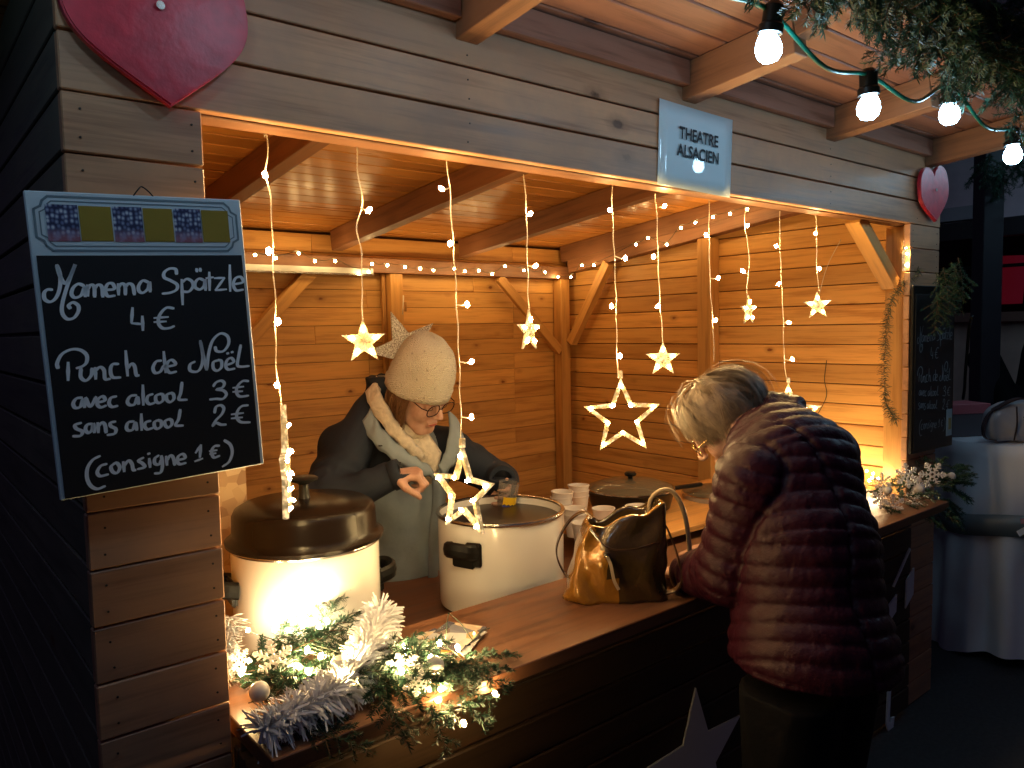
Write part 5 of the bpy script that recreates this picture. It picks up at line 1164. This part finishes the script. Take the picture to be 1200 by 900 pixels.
P = P + Nn * (np.where(armd < .1, wr2 * .0028, 0) + wr_ * .006)[:, None]
# cuffs: cut the sleeve ends open visually by a flat ring (dark inside)
fc = P[Q].mean(1); dfa, _ = seg_param(fc, [rsh, relb, rwr]); dfl, _ = seg_param(fc, [lsh, lelb, lwr]); arm = np.minimum(dfa, dfl) < .092
side_x = np.abs(fc[:, 0] - (1.365 + (fc[:, 2] - 1.1) * -.02)); front = (~arm) & (fc[:, 1] < 1.02) & ((fc[:, 2] < 1.20 - .0 * side_x) | (side_x < .09)) & (side_x < .16 + .3 * np.clip(1.0 - fc[:, 2], 0, .4))
np_mesh('coat', P, Q, [M['navy'], M['greyblue']], vk, front.astype(int), 1, vk.location)
for w_, e_ in ((rwr, relb), (lwr, lelb)):
    d_ = (w_ - e_) / np.linalg.norm(w_ - e_); p0 = w_ + d_ * .028
    V, F = tube_data([w_ + d_ * .012, w_ + d_ * .03, w_ + d_ * .046, w_ + d_ * .050, w_ + d_ * .046], [.046, .047, .045, .040, .030], 20); obj_py('cuff', [Vector(v) - vk.location for v in V], F, M['navy'], vk, True)
# open collar flaps, fur lined hood edge, turtleneck
def flap(name, a, b, m, t=.007):
    """quad strip between two point rows"""
    A = catmull(a, 8); B = catmull(b, 8); V = []; F = []; n = len(A); K = 6
    for i in range(n):
        for j in range(K + 1):
            s_ = j / K; p = A[i] * (1 - s_) + B[i] * s_ + np.array([0, -.010 * math.sin(s_ * math.pi), .004 * math.sin(i * 1.1)]); V.append(p)
    for i in range(n - 1):
        for j in range(K): F.append((i * (K + 1) + j, (i + 1) * (K + 1) + j, (i + 1) * (K + 1) + j + 1, i * (K + 1) + j + 1))
    o = obj_py(name, [Vector(tuple(v)) - vk.location for v in V], F, m, vk, True); md = o.modifiers.new('thick', 'SOLIDIFY'); md.thickness = t; md.offset = 0; return o
flap('collar', [(1.215, .80, 1.41), (1.21, .755, 1.36), (1.25, .72, 1.30), (1.31, .705, 1.245), (1.37, .70, 1.20)], [(1.17, .79, 1.36), (1.185, .735, 1.295), (1.235, .70, 1.24), (1.31, .69, 1.195), (1.375, .695, 1.165)], M['greyblue'])
flap('collar', [(1.50, .78, 1.37), (1.47, .73, 1.32), (1.43, .70, 1.25), (1.40, .70, 1.20)], [(1.54, .78, 1.33), (1.52, .72, 1.26), (1.46, .70, 1.20), (1.41, .70, 1.165)], M['greyblue'])
flap('fur_lining', [(1.255, .82, 1.50), (1.232, .77, 1.45), (1.255, .735, 1.37), (1.30, .715, 1.30), (1.34, .71, 1.25)], [(1.215, .83, 1.45), (1.208, .78, 1.40), (1.238, .728, 1.325), (1.285, .708, 1.27), (1.33, .703, 1.235)], M['cream'], .016)
flap('hood', [(1.25, .86, 1.50), (1.33, .90, 1.50), (1.43, .87, 1.47)], [(1.22, .87, 1.36), (1.33, .97, 1.34), (1.45, .90, 1.33)], M['navy'], .02)
flap('coat_placket', [(1.375, .70, 1.18), (1.385, .72, 1.08), (1.385, .745, .96), (1.385, .76, .8)], [(1.405, .698, 1.18), (1.42, .716, 1.08), (1.42, .74, .96), (1.42, .756, .8)], M['greyblue'], .006)
V, F = tube_data(catmull([LV(-.05, .0, -.125), LV(-.02, .05, -.128), LV(.03, .045, -.128), LV(.058, -.01, -.125), LV(.03, -.08, -.12), LV(-.04, -.08, -.12), LV(-.056, -.02, -.125), LV(-.04, .02, -.126)], 6), .022, 12)
V2, F2 = tube_data(catmull([LV(-.058, .01, -.15), LV(-.02, .055, -.155), LV(.03, .05, -.155), LV(.064, -.01, -.15), LV(.03, -.08, -.145), LV(-.04, -.08, -.145), LV(-.06, -.02, -.15), LV(-.05, .02, -.15)], 6), .024, 12)
V3, F3 = tube_data([LV(0, .0, -.16), (1.385, .745, 1.22), (1.39, .735, 1.14)], [.06, .055, .02], 16)
V, F = merge([(V, F), (V2, F2), (V3, F3)]); obj_py('turtleneck', [Vector(tuple(v)) - vk.location for v in V], F, M['cream'], vk, True)
for p in ((1.195, .715, 1.29), (1.24, .68, 1.235)): lathe('snap_button', [(0, .003), (.006, .003), (.007, 0), (0, 0)], M['black'], vk, 12).location = Vector(p) - vk.location
# knitted hat
def knit_mat():
    m, nt, b = newmat('cream_cable_knit'); tc = nt.nodes.new('ShaderNodeTexCoord')
    mp = nt.nodes.new('ShaderNodeMapping'); mp.inputs['Scale'].default_value = (1, 1, .8); nt.links.new(tc.outputs['Object'], mp.inputs[0])
    vo = nt.nodes.new('ShaderNodeTexVoronoi'); vo.inputs['Scale'].default_value = 210; vo.inputs['Randomness'].default_value = .4; nt.links.new(mp.outputs[0], vo.inputs['Vector'])
    v2 = nt.nodes.new('ShaderNodeTexVoronoi'); v2.inputs['Scale'].default_value = 42; v2.inputs['Randomness'].default_value = .35; nt.links.new(mp.outputs[0], v2.inputs['Vector'])
    hole = ramp(nt, v2.outputs['Distance'], [(.08, (.40, .32, .22)), (.17, (.66, .57, .43))]); nt.links.new(hole, b.inputs['Base Color']); b.inputs['Roughness'].default_value = .95; b.inputs['Sheen Weight'].default_value = .5
    bump(nt, b, vo.outputs['Distance'], 1.0, .009); return m
vs = []; fs = []; n = 64; rows = 26
for j in range(rows + 1):
    t = j / rows; zz = .026 + (-.012) * 0 + .150 * math.sin(t * math.pi / 2) ** 1.0 if j else .020; rr = math.cos(t * math.pi / 2) ** .52 if j < rows else 0
    for i in range(n):
        a = 2 * math.pi * i / n; w_ = 1 + .020 * math.sin(a * 20 + 2.2 * math.sin(t * 34)) * (1 if j > 1 else 0) + .03 * noise.noise(Vector((math.cos(a) * 2, math.sin(a) * 2, t * 4))) + (.03 if j < 3 else 0)
        x = .093 * rr * w_ * math.cos(a); y = -.012 + .108 * rr * w_ * math.sin(a); z_ = zz + (-.036 * (1 - math.sin(a)) * .5 * (1 - t)) + (.006 * noise.noise(Vector((a, t * 6, 2))))
        vs.append(LV(x - .022 * t * t, y - .035 * t * t, z_))
for j in range(rows):
    for i in range(n): fs.append((j * n + i, j * n + (i + 1) % n, (j + 1) * n + (i + 1) % n, (j + 1) * n + i))
hat = obj_py('knitted_hat', [Vector(tuple(v)) - vk.location for v in vs], fs, knit_mat(), vk, True); md = hat.modifiers.new('thick', 'SOLIDIFY'); md.thickness = .006; md.offset = 1
g = glasses(vk, O, Rv, plain('dark_tortoise_frame', (.04, .012, .008), .2)); g.location = -vk.location
for s_ in (-1, 1):
    V, F = tube_data([LV(s_ * .031 + .0145 * math.cos(a), .088 + .004 * math.sin(a), -.004 - .004 * math.sin(a)) for a in [math.pi * i / 8 for i in range(9)]], .0011, 5); obj_py('eyelashes', [Vector(tuple(v)) - vk.location for v in V], F, M['black'], vk)
    V, F = tube_data([LV(s_ * .016, .094, .026), LV(s_ * .03, .093, .031), LV(s_ * .047, .080, .027)], [.0018, .0022, .001], 5); obj_py('eyebrow', [Vector(tuple(v)) - vk.location for v in V], F, M['strap'], vk)
V, F = tube_data([LV(-.021, .094, -.065), LV(-.01, .0995, -.0655), LV(0, .1005, -.066), LV(.01, .0995, -.0655), LV(.021, .094, -.065)], [.001, .0035, .004, .0035, .001], 6); obj_py('lips', [Vector(tuple(v)) - vk.location for v in V], F, plain('lips', (.42, .10, .08), .4), vk, True)
M['hairb'] = hair_mat('brown_hair', (.12, .055, .022), (.26, .13, .055))
for s_, nm_q in ((-1, 300), (1, 150)):
    rn = random.Random(4); V = []; F = []
    for q in range(nm_q):
        y0 = rn.uniform(-.06, .035); li = rn.uniform(0, .014); pts = [LV(s_ * (.070 + li), y0, .03), LV(s_ * (.078 + li), y0 + .004, -.03), LV(s_ * (.072 + li), y0 + .006 + rn.uniform(-.01, .012), -.085), LV(s_ * (.062 + li), y0 + rn.uniform(-.01, .016), -.125 - rn.uniform(0, .02))]
        v, f = tube_data(catmull(pts, 3), .0011, 3); o = len(V); V += v; F += [tuple(i + o for i in ff) for ff in f]
    ho = obj_py('hair_strands', [Vector(tuple(v)) - vk.location for v in V], F, M['hairb'], vk, True); ho['kind'] = 'stuff'
S = SDF((1.0, .6, 0), (1.7, 1.3, .75), .012)
for x in (1.28, 1.46): S.chain([(x, .98, .68), (x, .96, .45), (x, .99, .1)], [.10, .08, .06], .03); S.ell((x, .93, .05), (.05, .13, .05), None, .03)
P, Q = S.mesh(); np_mesh('trousers', P, Q, [M['jeans']], vk, smooth_it=1, origin=vk.location)
rg_ = lathe('ring', [(.0095, -.0015), (.0108, -.0015), (.0108, .0015), (.0095, .0015), (.0095, -.0015)], plain('gold', (.9, .6, .2), .2, 1), vk, 20); rg_.location = Vector(tuple(rwr + np.array((.075, -.055, .01)))) - vk.location; rg_.rotation_euler = (R(20), R(70), R(-30))
# the tumbler in her left hand
def tumbler_mat():
    m, nt, b = newmat('printed_clear_tumbler'); tc = nt.nodes.new('ShaderNodeTexCoord'); sx = nt.nodes.new('ShaderNodeSeparateXYZ'); nt.links.new(tc.outputs['Object'], sx.inputs[0])
    b.inputs['Transmission Weight'].default_value = .85; b.inputs['Roughness'].default_value = .06; b.inputs['IOR'].default_value = 1.2; b.inputs['Base Color'].default_value = (.9, .85, .8, 1); return m
cpd = thing('tumbler', 'clear tumbler with a yellow and blue print held over the open cooker', 'tumbler', (1.552, .545, 1.045), 0); cpd.rotation_euler = (R(8), R(6), 0)
lathe('glass_wall', [(0, 0), (.027, 0), (.029, .004), (.034, .105), (.0325, .105), (.0275, .005), (0, .004)], tumbler_mat(), cpd, 40)
for nm_, (z0_, z1_), c_ in (('yellow_print', (.035, .062), (.8, .5, .02)), ('blue_print', (.012, .034), (.04, .05, .35))):
    V = []; F = []
    for i in range(9):
        a = R(-150 + 12 * i); V += [((.0293 + .05 * z0_) * 1.02 * math.cos(a), (.0293 + .05 * z0_) * 1.02 * math.sin(a), z0_ + .004 * (i % 2)), ((.0293 + .05 * z1_) * 1.02 * math.cos(a), (.0293 + .05 * z1_) * 1.02 * math.sin(a), z1_)]
    for i in range(8): F.append((2 * i, 2 * i + 2, 2 * i + 3, 2 * i + 1))
    obj_py(nm_, V, F, plain(nm_, c_, .4), cpd)
# ------------------------------------------------------------------ the customer
cu = thing('person', 'grey haired customer in a burgundy quilted jacket bending over the counter, seen from behind', 'person', (1.74, -.56, 0))
M['quilt'] = None
def quilt_mat():
    m, nt, b = newmat('burgundy_quilted_nylon'); v, rnd, raw = coords(nt); n = noise_t(nt, raw, 55, 5, .65); b.inputs['Base Color'].default_value = (.030, .0045, .012, 1); b.inputs['Roughness'].default_value = .42
    b.inputs['Specular IOR Level'].default_value = .22; bump(nt, b, n, .55, .006); return m
M['quilt'] = quilt_mat()
O = np.array((1.785, -.125, 1.432)); Rc = frame((-.46, .62, -.66), roll=0)
LC = lambda x, y, z: O + Rc @ np.array([x, y, z])
ctr_ = LC(0, -.052, -.105); ax_ = LC(0, -.10, -.22) - ctr_
O = np.array((1.805, -.13, 1.376)); Rc = frame((-.46, .60, -.76), roll=0)
lsh, lelb, lwr = np.array((1.615, -.345, 1.27)), np.array((1.605, -.285, 1.035)), np.array((1.665, -.115, .972))
rsh, relb, rwr = np.array((1.985, -.315, 1.275)), np.array((2.02, -.18, 1.06)), np.array((1.875, -.06, .985))
S = SDF((1.45, -.85, .70), (2.2, .15, 1.62), .0045)
head(S, O, Rc)
nb_ = np.array((1.80, -.27, 1.34)); S.cap(LC(0, -.05, -.12), nb_, .055, .065, .03)
S.cap(nb_, (1.74, -.44, 1.1), .09, .12, .05); S.cap((1.74, -.44, 1.1), (1.69, -.46, 1.02), .10, .09, .05)
for a, b, c in ((lsh, lelb, lwr), (rsh, relb, rwr)): S.cap(nb_, a, .05, .055, .04); S.cap(a, b, .05, .04, .03); S.cap(b, c, .038, .026, .02)
hand(S, lwr, (.15, .95, -.1), (.1, 0, -1), -1, (.35, .3, .35, .45), thumb=(.3, .3)); hand(S, rwr, (-.3, .9, -.1), (0, 0, -1), 1, (.4, .4, .45, .5), thumb=(.3, .3))
P, Q = S.mesh(); np_mesh('body', P, Q, [M['skin']], cu, smooth_it=1, origin=cu.location)
S = SDF((1.38, -.92, .68), (2.25, .12, 1.55), .0062)
spine = [np.array((1.635, -.50, .62)), np.array((1.645, -.485, .86)), np.array((1.70, -.425, 1.10)), np.array((1.765, -.35, 1.27)), np.array((1.80, -.25, 1.39))]
S.cap(spine[0], spine[1], .190, .174, .05); S.cap(spine[1], spine[2], .174, .158, .06); S.cap(spine[2], spine[3], .158, .155, .06); S.cap(spine[3], (1.80, -.29, 1.325), .155, .115, .05)
S.cap(spine[3], lsh, .12, .088, .05); S.cap(spine[3], rsh, .12, .09, .05)
S.cap(lsh, lelb, .088, .078, .012); S.cap(lelb, lwr, .078, .052, .03); S.cap(rsh, relb, .09, .078, .03); S.cap(relb, rwr, .078, .052, .03)
ax_ /= np.linalg.norm(ax_); u_ = np.cross(ax_, (0, 0, 1)); u_ /= np.linalg.norm(u_); w_ = np.cross(ax_, u_)
for q, (off, rr, tk) in enumerate(((.0, .064, .024), (.032, .070, .027), (.062, .078, .030))):
    pts = [ctr_ + ax_ * off + (u_ * math.cos(a) + w_ * math.sin(a)) * rr for a in [2 * math.pi * i / 14 for i in range(15)]]
    for a, b in zip(pts[:-1], pts[1:]): S.cap(a, b, tk, tk, .006)
S.cap(ctr_ + ax_ * .03, spine[3], .075, .13, .03)
# cut the hem flat
zs = S.lo[2] + S.h * np.arange(S.n[2]); S.F = np.maximum(S.F, (.865 - zs)[None, None, :].astype(np.float32))
P, Q = S.mesh(); Nn = vnormals(P, Q)
dl, pl = seg_param(P, [lsh, lelb, lwr]); dr, pr = seg_param(P, [rsh, relb, rwr]); dt, pt = seg_param(P, spine)
armd = np.minimum(dl - .080, dr - .082); tor = dt - .158; isarm = armd < tor; par = np.where(dl < dr, pl, pr)
nz_ = np.array([noise.noise(Vector((p[0] * 6, p[1] * 6, p[2] * 6))) for p in P]); nf_ = np.array([noise.noise(Vector((p[0] * 26, p[1] * 26, p[2] * 22))) for p in P])
PT = .043; PA = .046
# side panel seam of the back: a vertical crease left of the spine
c_sp = np.interp(P[:, 2], [.74, .9, 1.1, 1.27], [1.575, 1.585, 1.62, 1.68]); seam = np.exp(-((P[:, 0] - c_sp) / .006) ** 2) * (P[:, 1] < -.5 + .25 * (P[:, 2] - .9)) * (~isarm)
ph = np.where(isarm, (par + .012 * nz_) / PA, (pt + .012 * nz_ + np.where(P[:, 0] < c_sp, .016, 0)) / PT)
puff = np.abs(np.sin(math.pi * ph)) ** .45
ng_ = np.array([noise.noise(Vector((p[0] * 75, p[1] * 75, p[2] * 30))) for p in P])
collar_zone = np.linalg.norm(P - (ctr_ + ax_ * .03), axis=1) < .125
amp = np.where(collar_zone, .002, .0095)
P = P + Nn * (puff * amp - seam * .012 - np.exp(-((armd - tor) / .009) ** 2) * .011 * (P[:, 2] > .95) + nf_ * .0036 * puff + ng_ * .0026 * (1 - puff * .6) - .004)[:, None]
np_mesh('quilted_jacket', P, Q, [M['quilt']], cu, None, 0, cu.location)
M['hairg'] = hair_mat('grey_blond_hair', (.16, .11, .07), (.34, .25, .17)); M['hairg2'] = hair_mat('dark_hair_roots', (.10, .07, .045), (.18, .125, .08))
def tmx(ph):
    c = math.cos(ph)       # 1 at the forehead, -1 at the nape
    return R(88) if c > .75 else (R(108) if c > .35 else R(118) if c > -.4 else R(135))
S = SDF(tuple(O - .2), tuple(O + .2), .005)
S.ell(LC(0, -.022, .030), (.083, .100, .090), Rc, .01); S.ell(LC(0, -.078, -.035), (.068, .052, .095), Rc, .03)
S.ell(LC(0, .075, -.03), (.085, .05, .075), Rc, .02, sub=True); S.cap(LC(-.1, .03, -.05), LC(.1, .03, -.05), .035, k=.02, sub=True)
P, Q = S.mesh(); np_mesh('hair', P, Q, [M['hairg2']], cu, smooth_it=1, origin=cu.location)
hs = hair_strands('hair_strands', O, Rc, cu, M['hairg'], 7600, (.086, .108, .100), (0, -.022, .022), tmx, .0009, 3, .022); hs.location = -cu.location
hs['kind'] = 'stuff'
hs = hair_strands('flyaway_hair', O, Rc, cu, M['hairg'], 900, (.090, .112, .104), (0, -.024, .022), tmx, .0005, 8, .05); hs.location = -cu.location; hs['kind'] = 'stuff'
g = glasses(cu, O, Rc, plain('thin_gold_frame', (.5, .3, .12), .25, .8)); g.location = -cu.location
er = lathe('earring', [(0, -.004), (.004, -.002), (.004, .002), (0, .004)], plain('gold_earring', (.9, .6, .25), .2, 1), cu, 12); er.location = Vector(tuple(LC(-.082, .0, -.038))) - cu.location
S = SDF((1.45, -.9, 0), (2.0, -.2, .82), .011)
for x in (1.56, 1.73): S.chain([(x, -.48, .80), (x, -.46, .45), (x, -.49, .08)], [.115, .085, .062], .04); S.ell((x, -.43, .045), (.05, .14, .045), None, .03)
P, Q = S.mesh(); np_mesh('trousers', P, Q, [M['jeans']], cu, smooth_it=1, origin=cu.location)
# ------------------------------------------------------------------ dark figure behind the table, cut by the frame
fg = thing('person', 'dark figure in a black hooded coat behind the white table at the picture edge', 'person', (5.22, .10, 0))
S = SDF((4.8, -.5, .02), (5.75, .6, 1.80), .014)
S.ell((5.25, .05, 1.60), (.115, .13, .15), None, .05); S.cap((5.25, .06, 1.42), (5.25, .06, 1.1), .15, .19, .08); S.cap((5.25, .06, 1.1), (5.25, .06, .5), .19, .22, .06)
for s_ in (-1, 1):
    S.chain([(5.25 + s_ * .17 * .77, .26 - s_ * .17 * .63, 1.40), (5.25 + s_ * .25 * .77, .04 - s_ * .25 * .63, 1.12), (5.17 + s_ * .2 * .77, -.1 - s_ * .16 * .63, 1.0)], [.09, .075, .055], .03); S.chain([(5.25 + s_ * .09, .06, .5), (5.25 + s_ * .1, .06, .06)], [.10, .07], .03)
P, Q = S.mesh(); np_mesh('body', P, Q, [fabric('black_wool', (.008, .007, .008), .9)], fg, smooth_it=2, origin=fg.location)
